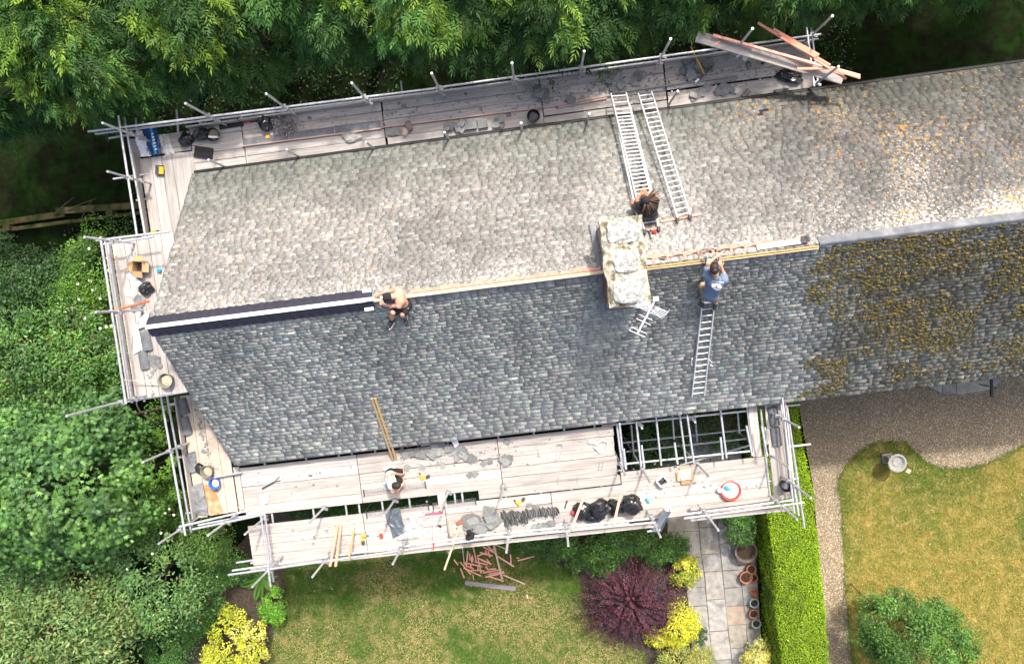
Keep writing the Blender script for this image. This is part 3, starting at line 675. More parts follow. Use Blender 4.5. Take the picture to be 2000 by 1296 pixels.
# ---------------- lower corner of the gable
sc4 = empty('scaffold', H(-9.5, -4, 0), 'lower gable corner of scaffold with wide sheets, loose lead and tubs', 'scaffold')
uo4 = uv(365, 870, DL)[0]; vt4 = uv(380, 770, DL)[1]; vb4 = uv(430, 1004, DL)[1]; ur4 = uv(462, 940, DL)[0]
ws = (ur4-uo4-.08)/4
for k in range(4):
    brdv(sc4, uo4+ws*(k+.5), vb4+rng.uniform(-.03, .03), vt4, DL, ws-.012, m=MT['ply'])
brdv(sc4, ur4+.03, vb4, uv(462, 912, DL)[1], DL-.02, .16)
brdv(sc4, uo4-.04, vb4, vt4, DL+.2, .038, .2, name='toe_board')
T_(sc4, 'guard_rail', (313, 766, DL+1.0), (362, 1045, DL+1.0)); T_(sc4, 'guard_rail', (325, 766, DL+.5), (373, 1039, DL+.5))
T_(sc4, 'guard_rail', (350, 1028, DL+1.0), (491, 995, DL+1.0)); T_(sc4, 'guard_rail', (376, 1033, DL+1.02), (516, 1004, DL+1.02)); T_(sc4, 'guard_rail', (387, 1025, DL+.5), (509, 1002, DL+.5))
for x, y, z in ((310, 1061, 6.6), (406, 1045, 6.6), (279, 902, 6.8)): standard(sc4, x, y, z, (DL+1.0, DL+.5))
T_(sc4, 'transom', (418, 932, DL+.10), (472, 922, DL+.10))
for v in (vt4-.2, (vt4+vb4)/2, vb4+.12): obj('transom', tube(H(uo4-.35, v, DL-.075), H(ur4+.2, v, DL-.075), RT), MT['steel'], sc4)
# ---------------- front, garden side
sc5 = empty('scaffold', H(-3, -5.4, 0), 'broad sunlit scaffold platform of pale boards on the garden side', 'scaffold')
vF0 = uv(700, 887, DL)[1]; vF1 = uv(700, 983, DL)[1]; vF2 = uv(700, 1003, DL)[1]+.0; vF3 = uv(700, 1082, DL)[1]
uF0 = uv(471, 940, DL)[0]; uF1 = uv(488, 1060, DL)[0]; uFR = uv(1205, 890, DL)[0]; uM = uv(932, 940, DL)[0]
r5 = (vF0-vF1)/5
jU = [uF0, uv(703, 940, DL)[0], uv(976, 900, DL)[0], uFR]
for r_ in range(5):
    v = vF0 - r5*(r_+.5)
    for k in range(3): brd(sc5, jU[k]+.01, jU[k+1]-.01+(.0 if k < 2 else rng.uniform(-.04, .0)), v, DL, r5-rng.uniform(.006, .016))
r6 = (vF2-vF3)/4
jL = [uF1, uv(712, 1030, DL)[0], uv(875, 1040, DL)[0], uv(1080, 1000, DL)[0], uv(1225, 980, DL)[0]]
for r_ in range(4):
    v = vF2 - r6*(r_+.5)
    for k in range(4): brd(sc5, jL[k]+.01, jL[k+1]-.01, v+(.0), DL, r6-rng.uniform(.006, .016))
brd(sc5, uM, uFR+.02, (vF1+vF2)/2+.01, DL, abs(vF2-vF1)-.04)
brdv(sc5, uv(862, 965, DL)[0], vF2-.05, vF1+.05, DL+.036, .22)
brd(sc5, uF1, uv(1280, 1010, DL)[0], vF3-.04, DL+.2, .038, .2, name='toe_board')
brd(sc5, uv(820, 850, DL)[0], uv(865, 850, DL)[0], vF0+.12, DL-.0, .2)
for a, b, z in (((446, 1122), (960, 1050), DL+1.0), ((940, 1053), (1278, 1019.5), DL+1.02), ((454, 1113.5), (960, 1042), DL+.5), ((940, 1045), (1276, 1012), DL+.52), ((462, 1098), (600, 1078), DL-.1), ((490, 1099), (600, 1084), DL-.05)):
    T_(sc5, 'guard_rail', (*a, z), (*b, z))
T_(sc5, 'guard_rail', (509, 1003, DL+1.05), (528.5, 1144, DL+1.05)); T_(sc5, 'guard_rail', (516, 997, DL+.55), (534, 1135, DL+.55))
for x, y in ((493, 1145), (610, 1126), (767, 1101), (989, 1078), (1110, 1065), (1290, 1048)): standard(sc5, x, y, 6.6, (DL+1.0, DL+.5))
for x, y in ((478, 1043), (602, 1022), (750, 1006), (862, 990), (978, 977)): standard(sc5, x, y, 5.95, (DL+.06,))
for x, y in ((395, 870), (610, 893), (748, 889)): pass
for px in (527, 609, 674, 700, 746, 800, 890, 905, 990, 1060, 1120, 1180):
    u = uv(px, 990, DL)[0]; obj('transom', tube(H(u, vF0+.25, DL-.072), H(u, vF3-.12, DL-.072), RT), MT['steel'], sc5)
for v in (vF0+.06, vF1+.08, vF3+.08): obj('ledger', tube(H(uF0-.1, v, DL-.135), H(uFR+.1, v, DL-.135), RT), MT['steel'], sc5)
for v in (vF1+.10, vF3+.08): obj('ledger', tube(H(uF0-.1, v, 2.4), H(uFR+.1, v, 2.4), RT), MT['steel'], sc5)
# ---------------- front right-hand bay with the open hole
sc6 = empty('scaffold', H(4.6, -5, 0), 'right-hand scaffold bay with bare tubes round an open hole', 'scaffold')
uA = uv(1214, 950, DL)[0]+.015; uB = uv(1497, 930, DL)[0]; vH = uv(1300, 912, DL)[1]; vE = uv(1400, 1000, DL)[1]; r7 = (vH-vE)/5
for r_ in range(5): brd(sc6, uA, uB+rng.uniform(-.05, .03), vH-r7*(r_+.5), DL, r7-rng.uniform(.006, .016))
brd(sc6, uv(1345, 1000, DL)[0], uv(1546, 975, DL)[0], vE-.07, DL+.20, .038, .2, name='toe_board')
obj('board', obox(at(1348, 993, DL+.16), at(1543, 968, DL+.16), .10, .038), MT['board'], sc6)
brdv(sc6, uv(1474, 840, DL)[0], vH+.02, uv(1468, 793, DL)[1], DL+.03, .22)
uS = uv(1512, 880, DL)[0]
for k in range(2): brdv(sc6, uS-.02+k*.225, uv(1530, 966, DL)[1], uv(1500, 783, DL)[1], DL, .215)
brdv(sc6, uS+.36, uv(1545, 970, DL)[1], uv(1522, 778, DL)[1], DL+.2, .038, .2, name='toe_board')
brdv(sc6, uS+.30, uv(1545, 970, DL)[1], uv(1522, 778, DL)[1], DL+.01, .10)
def zq(zx, zy): return 1180+zx/4.32, 760+zy/4.32
for a, b, z in (((-20, 307), (1235, 178), DL-.08), ((100, 637), (1240, 520), DL-.1), ((150, 528), (1230, 412), 2.4), ((150, 450), (1230, 335), 1.4), ((640, 640), (1230, 470), 2.0)):
    T_(sc6, 'ledger', (*zq(*a), z), (*zq(*b), z))
for a, b, z in (((105, 285), (152, 660), DL-.02), ((128, 280), (170, 660), DL+.3), ((270, 270), (313, 660), DL-.02), ((437, 230), (482, 640), DL-.02), ((636, 205), (692, 620), DL-.02), ((700, 215), (757, 620), DL+.2),
                ((980, 170), (1033, 580), DL-.02), ((1206, 150), (1255, 560), DL-.02), ((1320, 165), (1400, 900), DL+.02), ((1330, 310), (1375, 560), DL+.5), ((165, 500), (185, 675), DL+.45), ((316, 470), (338, 660), DL+.45), ((594, 448), (620, 630), DL+.45), ((982, 403), (1000, 590), DL+.45), ((1200, 305), (1250, 560), DL+.45),
                ((228, 300), (250, 560), 2.4), ((575, 220), (590, 420), 2.4), ((765, 210), (785, 440), 1.6), ((1125, 190), (1140, 370), 2.4)):
    T_(sc6, 'transom', (*zq(*a), z), (*zq(*b), z))
T_(sc6, 'guard_rail', (1333, 1004.5, DL+.5), (1550, 976, DL+.5)); T_(sc6, 'guard_rail', (1336, 1012, DL+1.0), (1570, 981, DL+1.0))
T_(sc6, 'guard_rail', (1528, 776, DL+.5), (1551, 1002, DL+.5)); T_(sc6, 'guard_rail', (1537, 795, DL+1.0), (1571, 1030, DL+1.0)); T_(sc6, 'guard_rail', (1524, 780, DL+.25), (1560, 1006, DL+.52))
T_(sc6, 'transom', (1500, 796, DL-.06), (1562, 789.5, DL-.06)); T_(sc6, 'transom', (1500, 877, DL-.06), (1583, 867, DL-.06)); T_(sc6, 'transom', (1495, 940, DL-.06), (1560, 934, DL-.06))
for x, y in ((1403, 1035), (1557, 1014), (1584, 972), (1561, 834)): standard(sc6, x, y, 6.6, (DL+1.0, DL+.5))
for x, y in ((1223, 931), (1271, 944), (1386, 932), (1542, 914), (1529, 817), (1254, 836), (1358, 824)): standard(sc6, x, y, 5.95 if y > 850 else 5.1, (DL-.05,))

# ================================================================== planting
def unit(A): return A/(np.linalg.norm(A, axis=1)[:, None]+1e-9)
def leaves(C, D, Nn, L, W, fold=.12):
    """one folded diamond leaf per row; returns V (4n,3), F (n,4)"""
    n = len(C); D = unit(D); S_ = unit(np.cross(D, Nn)); Nn = np.cross(S_, D); L = np.broadcast_to(L, (n,))[:, None]; W = np.broadcast_to(W, (n,))[:, None]
    m = C + D*L*.42; V = np.stack([C, m - S_*W*.5 + Nn*W*fold, C + D*L - Nn*L*.06, m + S_*W*.5 + Nn*W*fold], 1).reshape(-1, 3)
    return V, np.arange(4*n).reshape(n, 4)
def rdir(n): return unit(rng.normal(size=(n, 3)))
MT['leaf'] = mat('leaf', (1, 1, 1), .5, .12, 4, attr=True, trans=.30, spec=.45)
MT['leaf_dull'] = mat('needle leaf', (1, 1, 1), .6, .12, 4, attr=True, trans=.38, spec=.3)
MT['bark'] = mat('bark', (.10, .08, .06), .95, .35, 12, .8, 30)
def limbs(base, top, r, n=4, spread=.8, seed=0):
    g = np.random.default_rng(seed); base = np.asarray(base, float); top = np.asarray(top, float); parts = []
    mid = base*.5+top*.5 + np.array([*g.normal(0, .08, 2), 0]); parts.append(path([base, base*.75+mid*.25, mid, mid*.4+top*.6, top], r, 8, r*.35))
    for k in range(n):
        t = g.uniform(.35, .85); p = base*(1-t)+top*t; a = k*6.28/n+g.uniform(-.5, .5); e = p + np.array([math.cos(a)*spread, math.sin(a)*spread, spread*g.uniform(.2, .6)])
        parts.append(path([p, (p+e)/2+np.array([0, 0, .08]), e], r*.45, 6, r*.12))
    return join(*parts)
def plant(name, base, top, V, F, c, rep, label, cat, r=.08, m='leaf', n=4, spread=.6, seed=0, group=None, flowers=None):
    e = empty(name, (base[0], base[1], 0), label, cat, group)
    obj('crown', (V, F), MT[m], e, attrs={'col': np.repeat(c, rep, 0)})
    Vt, Ft, _ = limbs((base[0], base[1], 0), top, r, n, spread, seed)
    obj('trunk', (Vt, Ft), MT['bark'], e)
    return e
def bush_pts(c, rad3, n, k, clump, seed, upbias=.35, shell=(.72, 1.0)):
    """leaf places: k clumps over an uneven dome, n leaves in all"""
    g = np.random.default_rng(seed); d = unit(g.normal(size=(k, 3))+np.array([0, 0, upbias])); d[:, 2] = np.where(d[:, 2] < -.15, -d[:, 2], d[:, 2])
    rr = g.uniform(*shell, (k, 1))*(1+.26*SN(2.8, seed+1)(d))[:, None]
    cc = np.asarray(c) + d*rr*np.asarray(rad3); cs = clump*g.uniform(.5, 1.5, k)
    i = g.integers(0, k, n); q = unit(g.normal(size=(n, 3))+np.array([0, 0, .55])); s = g.uniform(.55, 1.05, n)**.6
    P = cc[i] + q*(s*cs[i])[:, None]*np.array([1, 1, .75]); out = unit(q*.8 + d[i]*.7)
    P[:, 2] = np.maximum(P[:, 2], .05)
    return P, out, i, s, cc, d
def bush(name, px, py, zc, rx, ry, rz, n, k, clump, ll, lw, pal, label, cat='shrub', seed=1, tilt=.8, var=.2, palm=False, r=.05, tips=None, m='leaf', upbias=.35, group=None, shell=(.72, 1.0)):
    c = at(px, py, zc); P, out, ci, s, cc, d = bush_pts(c, (rx, ry, rz), n, k, clump, seed, upbias, shell)
    Nn = unit(out + rng.normal(0, .45, (n, 3)) + np.array([0, 0, .5])); D = unit(np.cross(Nn, rdir(n)) + out*tilt*.4)
    g = np.random.default_rng(seed+77); pal = np.array(pal, float)*(1.5 if name in ('sycamore_tree', 'ash_tree', 'hedgerow_shrub', 'garden_tree', 'garden_hedge') else 1.15); cb = g.lognormal(0, var, k); cp = g.integers(0, len(pal), k)
    mixp = np.where(g.random(n) < .7, cp[ci], g.integers(0, len(pal), n))
    col = pal[mixp]*(cb[ci]*g.lognormal(0, .16, n))[:, None]
    if tips is not None:
        t = g.random(n) < tips[1]; col[t] = np.array(tips[0])*g.uniform(.7, 1.2, (t.sum(), 1))
    if name in ('sycamore_tree', 'ash_tree', 'hedgerow_shrub'): ll, lw = ll*1.3, lw*1.35
    L_ = ll*g.uniform(.65, 1.25, n); W_ = lw*g.uniform(.75, 1.2, n)
    if palm:
        S_ = unit(np.cross(D, Nn)); Vs = []
        for a, q in ((-1.15, .75), (0, 1.0), (1.15, .75), (-.6, .95), (.6, .95)):
            Da = D*math.cos(a) + S_*math.sin(a); v, _ = leaves(P, Da, Nn, L_*q, W_); Vs.append(v.reshape(n, 4, 3))
        V = np.stack(Vs, 1).reshape(-1, 3); F = np.arange(len(V)).reshape(-1, 4); rep = 20
    else:
        V, F = leaves(P, D, Nn, L_, W_); rep = 4
    V[:, 2] = np.maximum(V[:, 2], .03)
    return plant(name, (c[0], c[1]), (c[0], c[1], zc+rz*.5), V, F, col, rep, label, cat, r, m, spread=min(rx, ry)*.6, seed=seed, group=group)

# ---------------- the row of tall trees behind the house
BORD = np.array([(-200, 290), (0, 262), (80, 250), (150, 240), (250, 212), (330, 192), (430, 162), (520, 130), (640, 118), (720, 128), (830, 132), (900, 128), (1000, 112), (1100, 118), (1200, 98), (1320, 66), (1400, 85), (1500, 62), (1600, 66), (1700, 46), (1760, 52), (1850, 24), (1960, -6), (2200, -40)])
def border(x): return float(np.interp(x, BORD[:, 0], BORD[:, 1]))
tl = ['tall tree with lime young shoots at the top left corner', 'tall drooping tree left of the gable scaffold with bright tips', 'tall tree with one big lime spray above the scaffold corner', 'deep green tall tree above the rubble heap on the platform',
      'tall dark tree behind the middle of the shaded scaffold', 'tall tree whose hanging branch reaches over the scaffold rail', 'tall tree with lime tips above the top of the roof ladders', 'tall tree overhanging the long plank and pink battens', 'tall tree right of the scaffold end with bright upper tips', 'tall tree at the far top right edge beyond the roof', 'tall tree added for shade just outside the upper right corner', 'tall back-row tree added for shade behind the top left corner', 'tall back-row tree added for shade left of the middle', 'tall back-row tree added for shade behind the hanging branch', 'tall back-row tree added for shade behind the roof ladders', 'tall back-row tree added for shade behind the scaffold end', 'tall back-row tree added for shade beyond the upper right corner']
for ti, (px, r_) in enumerate(((-70, 2.4), (165, 2.3), (400, 2.2), (640, 2.2), (860, 2.2), (1085, 2.2), (1300, 2.1), (1520, 2.2), (1740, 2.2), (1985, 2.2), (2240, 2.3), (60, 2.4), (520, 2.4), (980, 2.4), (1400, 2.4), (1830, 2.4), (2180, 2.6))):  # back row and the tree past the right corner are added to shade the ground
    g = np.random.default_rng(100+ti); zc = 5.7; pb = at(px, border(px), 6.2); cx, cy = pb[0], pb[1]+r_*.92+.45+(3.1 if ti > 10 else 0)+(.45 if 5 < ti < 10 else 0)
    k = 150 if ti < 11 else 100; d = unit(g.normal(size=(k, 3))+np.array([0, -.45, .35])); d[:, 2] = np.where(d[:, 2] < -.55, -d[:, 2], d[:, 2])
    lump = 1+.13*SN(3, 200+ti)(d); cc = np.array([cx, cy, zc]) + d*(lump*g.uniform(.78, 1.0, k))[:, None]*np.array([r_, r_, 2.4])
    # keep the lower skirt of the crown where the picture shows it
    young = (g.random(k) < (.20 if ti in (3, 4) else .30))*g.uniform(.5, 1.0, k)*np.clip((cc[:, 2]-5.2)/3.0, .10, 1)
    ns = 35 if ti < 11 else 15; n = k*ns; ci = np.repeat(np.arange(k), ns)
    o = d[ci]*np.array([1, 1, .35]); o = unit(o)
    P = cc[ci] + unit(g.normal(size=(n, 3))+np.array([0, 0, .5]))*(g.uniform(.25, 1.0, n)*.46)[:, None]
    Ax = unit(o*1.15 + g.normal(0, .42, (n, 3)) + np.array([0, 0, -.42])); Nn = unit(np.array([0, 0, 1.0]) + o*.45 + g.normal(0, .25, (n, 3)))
    Sx = unit(np.cross(Ax, Nn)); Nn = np.cross(Sx, Ax); Lr = g.uniform(.20, .42, n)
    base = np.array((.056, .135, .030))*(1+.15*np.sin(ti*2.3)); lime = np.array((.27, .42, .04))
    cb = g.lognormal(0, .30, k); yv = young[ci]*np.clip(g.normal(1, .3, n), 0, 1.3)
    colS = (base*(cb[ci]*g.lognormal(0, .2, n))[:, None])*(1-np.clip(yv, 0, 1))[:, None] + lime*np.clip(yv, 0, 1)[:, None]
    Vs = []
    for j, (t, a, q) in enumerate(((.0, 1.15, .7), (.0, -1.15, .7), (.22, .95, .9), (.22, -.95, .9), (.45, .75, 1.0), (.45, -.75, 1.0), (.66, .5, .95), (.66, -.5, .95), (.85, 0, 1.0))):
        aa = a + g.normal(0, .12, n); B = P + Ax*(Lr*t)[:, None] - Nn*(Lr*t*t*.25)[:, None]
        Da = Ax*np.cos(aa)[:, None] + Sx*np.sin(aa)[:, None] - Nn*.18
        v, _ = leaves(B, Da, Nn, .155*q*g.uniform(.6, 1.3, n), .038*g.uniform(.7, 1.3, n), .1); Vs.append(v.reshape(n, 4, 3))
    V = np.stack(Vs, 1).reshape(-1, 3); F = np.arange(len(V)).reshape(-1, 4)
    plant('tall_tree', (cx, cy), (cx, cy, 8.4), V, F, colS, 36, tl[ti], 'tree', .2, 'leaf_dull', 7, 1.5, 300+ti)
# one long branch hangs over the rail
g = np.random.default_rng(5)

# ---------------- woodland edge on the left
bush('sycamore_tree', 95, 955, 4.2, 2.5, 2.4, 1.9, 9500, 170, .46, .095, .030, [(.055, .13, .035), (.075, .165, .035), (.045, .105, .035), (.10, .20, .05)], 'blue-green sycamore with big lobed leaves at the left edge', 'tree', 11, palm=True, r=.14)
bush('sycamore_tree', 215, 830, 3.6, 1.1, 1.2, 1.3, 2600, 44, .40, .09, .030, [(.05, .12, .035), (.065, .145, .035)], 'small dark sycamore below the projecting scaffold pole left of the gable', 'tree', 12, palm=True, r=.08)
bush('ash_tree', 120, 1215, 3.2, 2.9, 1.9, 1.7, 15000, 130, .5, .115, .042, [(.085, .155, .045), (.115, .18, .05), (.06, .12, .04), (.14, .19, .06)], 'yellow-green tree with orange seed clusters at the bottom left corner', 'tree', 13, tips=((.26, .17, .05), .03), r=.13)
bush('ash_tree', 290, 1130, 2.2, 1.6, 1.5, 1.2, 8000, 70, .42, .10, .04, [(.08, .16, .045), (.10, .19, .05), (.055, .115, .04)], 'mid green tree left of the garden bed below the gable corner', 'tree', 14, tips=((.26, .17, .05), .02), r=.09)
bush('hedgerow_shrub', 60, 720, 2.4, 2.2, 1.7, 1.2, 12000, 110, .40, .095, .042, [(.055, .13, .03), (.08, .17, .035), (.045, .10, .03)], 'dense green hedgerow shrub at the left edge level with the gable', seed=15, tips=((.34, .20, .05), .02))
bush('hedgerow_shrub', 185, 690, 2.2, 1.2, 1.7, 1.1, 9000, 75, .36, .085, .04, [(.06, .145, .03), (.09, .19, .035), (.05, .11, .03)], 'bushy green shrub left of the raised gable platform', seed=16, tips=((.36, .22, .05), .03))
bush('hedgerow_shrub', 75, 545, 1.7, 2.1, 1.1, .9, 9000, 75, .38, .08, .038, [(.035, .085, .022), (.05, .11, .028), (.03, .07, .02)], 'dark shaded shrub below the wooden rails at the left edge', seed=17)
bush('hedgerow_shrub', 20, 830, 2.8, 1.3, 1.2, 1.0, 6000, 50, .4, .095, .042, [(.05, .125, .035), (.07, .15, .04)], 'green shrub above the sycamore at the far left edge', seed=29)
def rose(px, py, zc, rx, ry, rz, n, fl, label, seed):
    e = bush('rose_bush', px, py, zc, rx, ry, rz, n, 70, .33, .075, .036, [(.11, .24, .025), (.085, .19, .025), (.14, .28, .03), (.06, .13, .02)], label, seed=seed)
    for k, (x, y) in enumerate(fl):
        p = at(x, y, zc+rz*.82); V = []; F = []
        for q in range(5):
            a = q*1.2566+k; rr = .045; b = len(V); ce = np.array([math.cos(a), math.sin(a), .25])*rr*.8; s = np.array([-math.sin(a), math.cos(a), 0])*rr*.55
            V += [p, p+ce*.6-s, p+ce*1.35, p+ce*.6+s]; F.append((b, b+1, b+2, b+3))
        obj('flower', (V, F), MT['petal'], e)
MT['petal'] = mat('white petal', (.80, .77, .66), .6, .08, 20)
z4 = lambda L: [(x/2.985, 430+y/2.985) for x, y in L]
z7 = lambda L: [(x/2.973, 860+y/2.973) for x, y in L]
rose(205, 560, 2.3, .95, 1.75, 1.1, 12000, z4([(520, 165), (490, 250), (628, 222), (635, 292), (530, 355), (455, 370), (540, 405), (585, 455), (460, 460), (380, 535), (425, 515), (480, 600), (585, 630), (620, 620), (650, 615), (495, 570), (520, 350), (560, 395)]), 'bright green rambling rose with white flowers beside the raised gable platform', 18)
rose(280, 925, 2.5, 1.0, 1.8, 1.1, 12000, z7([(713, 180), (790, 180), (783, 345), (730, 420), (710, 487), (885, 655), (740, 745), (635, 75), (960, 420), (985, 395), (1010, 430), (850, 510), (935, 535), (970, 540)]), 'bright green rambling rose with white flowers beside the lower gable corner', 19)
bush('hedgerow_shrub', 338, 975, 1.0, .75, .9, .8, 5200, 44, .3, .06, .03, [(.075, .155, .025), (.10, .20, .03), (.055, .11, .02)], 'green shrub under the rails of the lower gable corner', seed=58)
bush('garden_shrub', 405, 1062, 1.25, 1.15, .75, .75, 9000, 60, .28, .07, .032, [(.12, .23, .04), (.09, .19, .035), (.15, .27, .05), (.06, .13, .03)], 'leafy green shrub under the lower gable corner rails', seed=20)
bush('garden_hedge', 400, 1165, .8, .75, 1.2, .7, 9000, 60, .25, .055, .028, [(.045, .12, .02), (.06, .15, .025), (.035, .09, .02)], 'dark green shaded hedge between the left trees and the bed', 'hedge', seed=21)
bush('garden_hedge', 335, 1270, .9, .8, .9, .8, 7000, 50, .25, .055, .028, [(.045, .12, .02), (.065, .155, .025), (.035, .09, .02)], 'dark green hedge foot at the bottom left beside the soil', 'hedge', seed=22)
bush('garden_hedge', 455, 1105, .55, .6, .55, .5, 5200, 44, .22, .055, .028, [(.045, .12, .02), (.06, .15, .025), (.035, .09, .02)], 'dark green shrub at the head of the left garden bed', 'hedge', seed=56)
bush('garden_hedge', 372, 1225, .7, .6, .8, .6, 5200, 44, .22, .055, .028, [(.045, .12, .02), (.06, .15, .025), (.035, .09, .02)], 'dark green hedge side left of the golden shrub', 'hedge', seed=57)
# ---------------- left garden bed
bush('golden_shrub', 455, 1262, .95, 1.02, 1.15, .75, 5200, 85, .19, .085, .055, [(.42, .46, .03), (.50, .52, .05), (.34, .40, .025), (.52, .50, .14)], 'bright golden-yellow shrub at the bottom left of the lawn', seed=23, var=.12)
bush('garden_shrub', 535, 1180, .5, .42, .58, .42, 3400, 40, .14, .06, .038, [(.14, .33, .03), (.10, .25, .025), (.18, .38, .04)], 'vivid green small-leaved shrub beside the golden one', seed=24)
# ferns
def fern(px, py, nf, Lf, label, seed):
    g = np.random.default_rng(seed); b = at(px, py, .1); Vs = []; cs = []
    e = empty('fern', (b[0], b[1], 0), label, 'fern')
    for k in range(nf):
        a = k*6.28/nf+g.uniform(-.2, .2); L_ = Lf*g.uniform(.75, 1.15); m_ = 56; t = np.linspace(.06, 1, m_); dirh = np.array([math.cos(a), math.sin(a), 0])
        R_ = b + dirh*(t*L_)[:, None] + np.array([0, 0, 1.0])*(L_*(.85*t-.75*t*t))[:, None]; side = np.array([-math.sin(a), math.cos(a), 0])
        for sg in (1, -1):
            v, _ = leaves(R_, np.tile(side*sg+dirh*.35+np.array([0, 0, -.15]), (m_, 1)), np.tile([0, 0, 1.0], (m_, 1)), .16*np.sin(np.pi*np.clip(t*.9+.08, 0, 1))*L_/.8, .017); Vs.append(v); cs.append(np.tile(np.array((.095, .22, .035))*g.uniform(.7, 1.3), (m_, 1)))
    V = np.concatenate(Vs); obj('frond', (V, np.arange(len(V)).reshape(-1, 4)), MT['leaf'], e, attrs={'col': np.repeat(np.concatenate(cs), 4, 0)})
fern(512, 1128, 13, .78, 'spreading green fern under the front scaffold corner', 31)
# ---------------- shrubs along the front
for px, py, zc, rx, ry, rz, n, lab, sd_ in ((1090, 1062, .45, .72, .55, .5, 5200, 'leafy green shrub at the lawn edge below the slate stack', 32), (1165, 1075, .5, .6, .5, .5, 4200, 'green shrub under the scaffold left of the purple bush', 33), (1245, 1055, .5, .62, .45, .45, 4200, 'green shrub above the purple bush', 34), (1312, 1068, .5, .5, .42, .45, 3600, 'green shrub between the purple bush and the paving', 35), (1040, 1050, .35, .5, .35, .35, 2600, 'low green shrub at the lawn edge below the deck', 39), (1125, 1090, .3, .42, .34, .35, 2200, 'small green shrub at the lawn tip left of the purple bush', 53), (1205, 1062, .55, .5, .4, .5, 3000, 'green shrub behind the lime tufted plant', 54), (1280, 1070, .4, .45, .36, .4, 2600, 'green shrub touching the top of the purple bush', 55)):
    bush('garden_shrub', px, py, zc, rx, ry, rz, n, 44, .2, .075, .045, [(.075, .165, .030), (.10, .21, .035), (.055, .12, .025)], lab, seed=sd_, var=.3)
def tuft(px, py, n, L0, label, seed, col):
    g = np.random.default_rng(seed); b = at(px, py, .15); a = g.uniform(0, 6.28, n); el = g.uniform(.15, 1.3, n)
    D = np.stack([np.cos(a)*np.cos(el), np.sin(a)*np.cos(el), np.sin(el)], 1); V, F = leaves(np.tile(b, (n, 1)) + D*.05, D, np.tile([0, 0, 1.0], (n, 1))+rdir(n)*.2, L0*g.uniform(.6, 1.1, n), .055)
    V[:, 2] = np.maximum(V[:, 2], .03); e = empty('leafy_plant', (b[0], b[1], 0), label, 'plant'); obj('leaves', (V, F), MT['leaf'], e, attrs={'col': np.repeat(np.array(col)*g.lognormal(0, .2, (n, 1)), 4, 0)})
tuft(1207, 1038, 260, .42, 'lime green tufted plant just below the front rail', 36, (.16, .34, .05))
bush('yellow_shrub', 1337, 1112, .5, .40, .52, .4, 2800, 40, .15, .075, .042, [(.36, .38, .04), (.14, .26, .03), (.46, .44, .06)], 'yellow and green shrub right of the purple bush by the paving', seed=37)
bush('yellow_shrub', 1330, 1218, .55, .60, .62, .45, 5200, 60, .16, .07, .042, [(.50, .50, .03), (.60, .57, .06), (.36, .42, .04)], 'bright yellow shrub at the foot of the purple bush', seed=38, var=.1)
bush('yellow_shrub', 1285, 1243, .4, .42, .30, .3, 2200, 30, .13, .065, .04, [(.48, .48, .03), (.56, .54, .06), (.30, .36, .05)], 'low yellow shrub between the purple bush and the lawn', seed=42, var=.1)
bush('olive_shrub', 1335, 1285, .5, .85, .55, .45, 5600, 60, .17, .07, .035, [(.33, .34, .07), (.24, .28, .06), (.40, .36, .10), (.14, .21, .05)], 'pale olive shrub at the bottom edge left of the paving', seed=40)
bush('green_clump', 1366, 1237, .3, .2, .26, .25, 900, 14, .1, .05, .03, [(.05, .13, .03), (.035, .09, .02)], 'small dark green clump at the paving edge by the yellow shrub', seed=41)
bush('variegated_shrub', 1476, 1283, .55, .46, .66, .5, 5200, 70, .14, .055, .034, [(.52, .50, .16), (.60, .55, .12), (.22, .30, .07), (.66, .62, .28)], 'cream and green variegated shrub at the foot of the clipped hedge', seed=43, var=.1)
bush('garden_shrub', 1440, 1020, .7, .42, .6, .55, 3800, 44, .2, .07, .04, [(.055, .14, .025), (.08, .19, .03), (.04, .10, .02)], 'dark green shrub beneath the right-hand scaffold bay', seed=44)
bush('wall_shrub', 1290, 860, .6, 1.1, .8, .5, 5200, 60, .25, .09, .05, [(.05, .12, .025), (.07, .155, .03)], 'green shrub at the house foot seen through the open scaffold hole', seed=45)
bush('wall_shrub', 1400, 830, .6, .9, .7, .5, 4200, 50, .25, .09, .05, [(.05, .12, .025), (.07, .155, .03), (.12, .07, .03)], 'russet and green shrub below the right part of the open scaffold hole', seed=46)
bush('wall_shrub', 620, 985, .5, 1.2, .5, .45, 4200, 50, .25, .08, .045, [(.05, .125, .025), (.07, .16, .03)], 'green shrub seen through the left gap between the front decks', seed=47)
bush('wall_shrub', 840, 960, .5, 1.5, .5, .45, 5200, 60, .25, .08, .045, [(.05, .125, .025), (.07, .16, .03)], 'green shrub seen through the gap beside the kneeling man', seed=48)
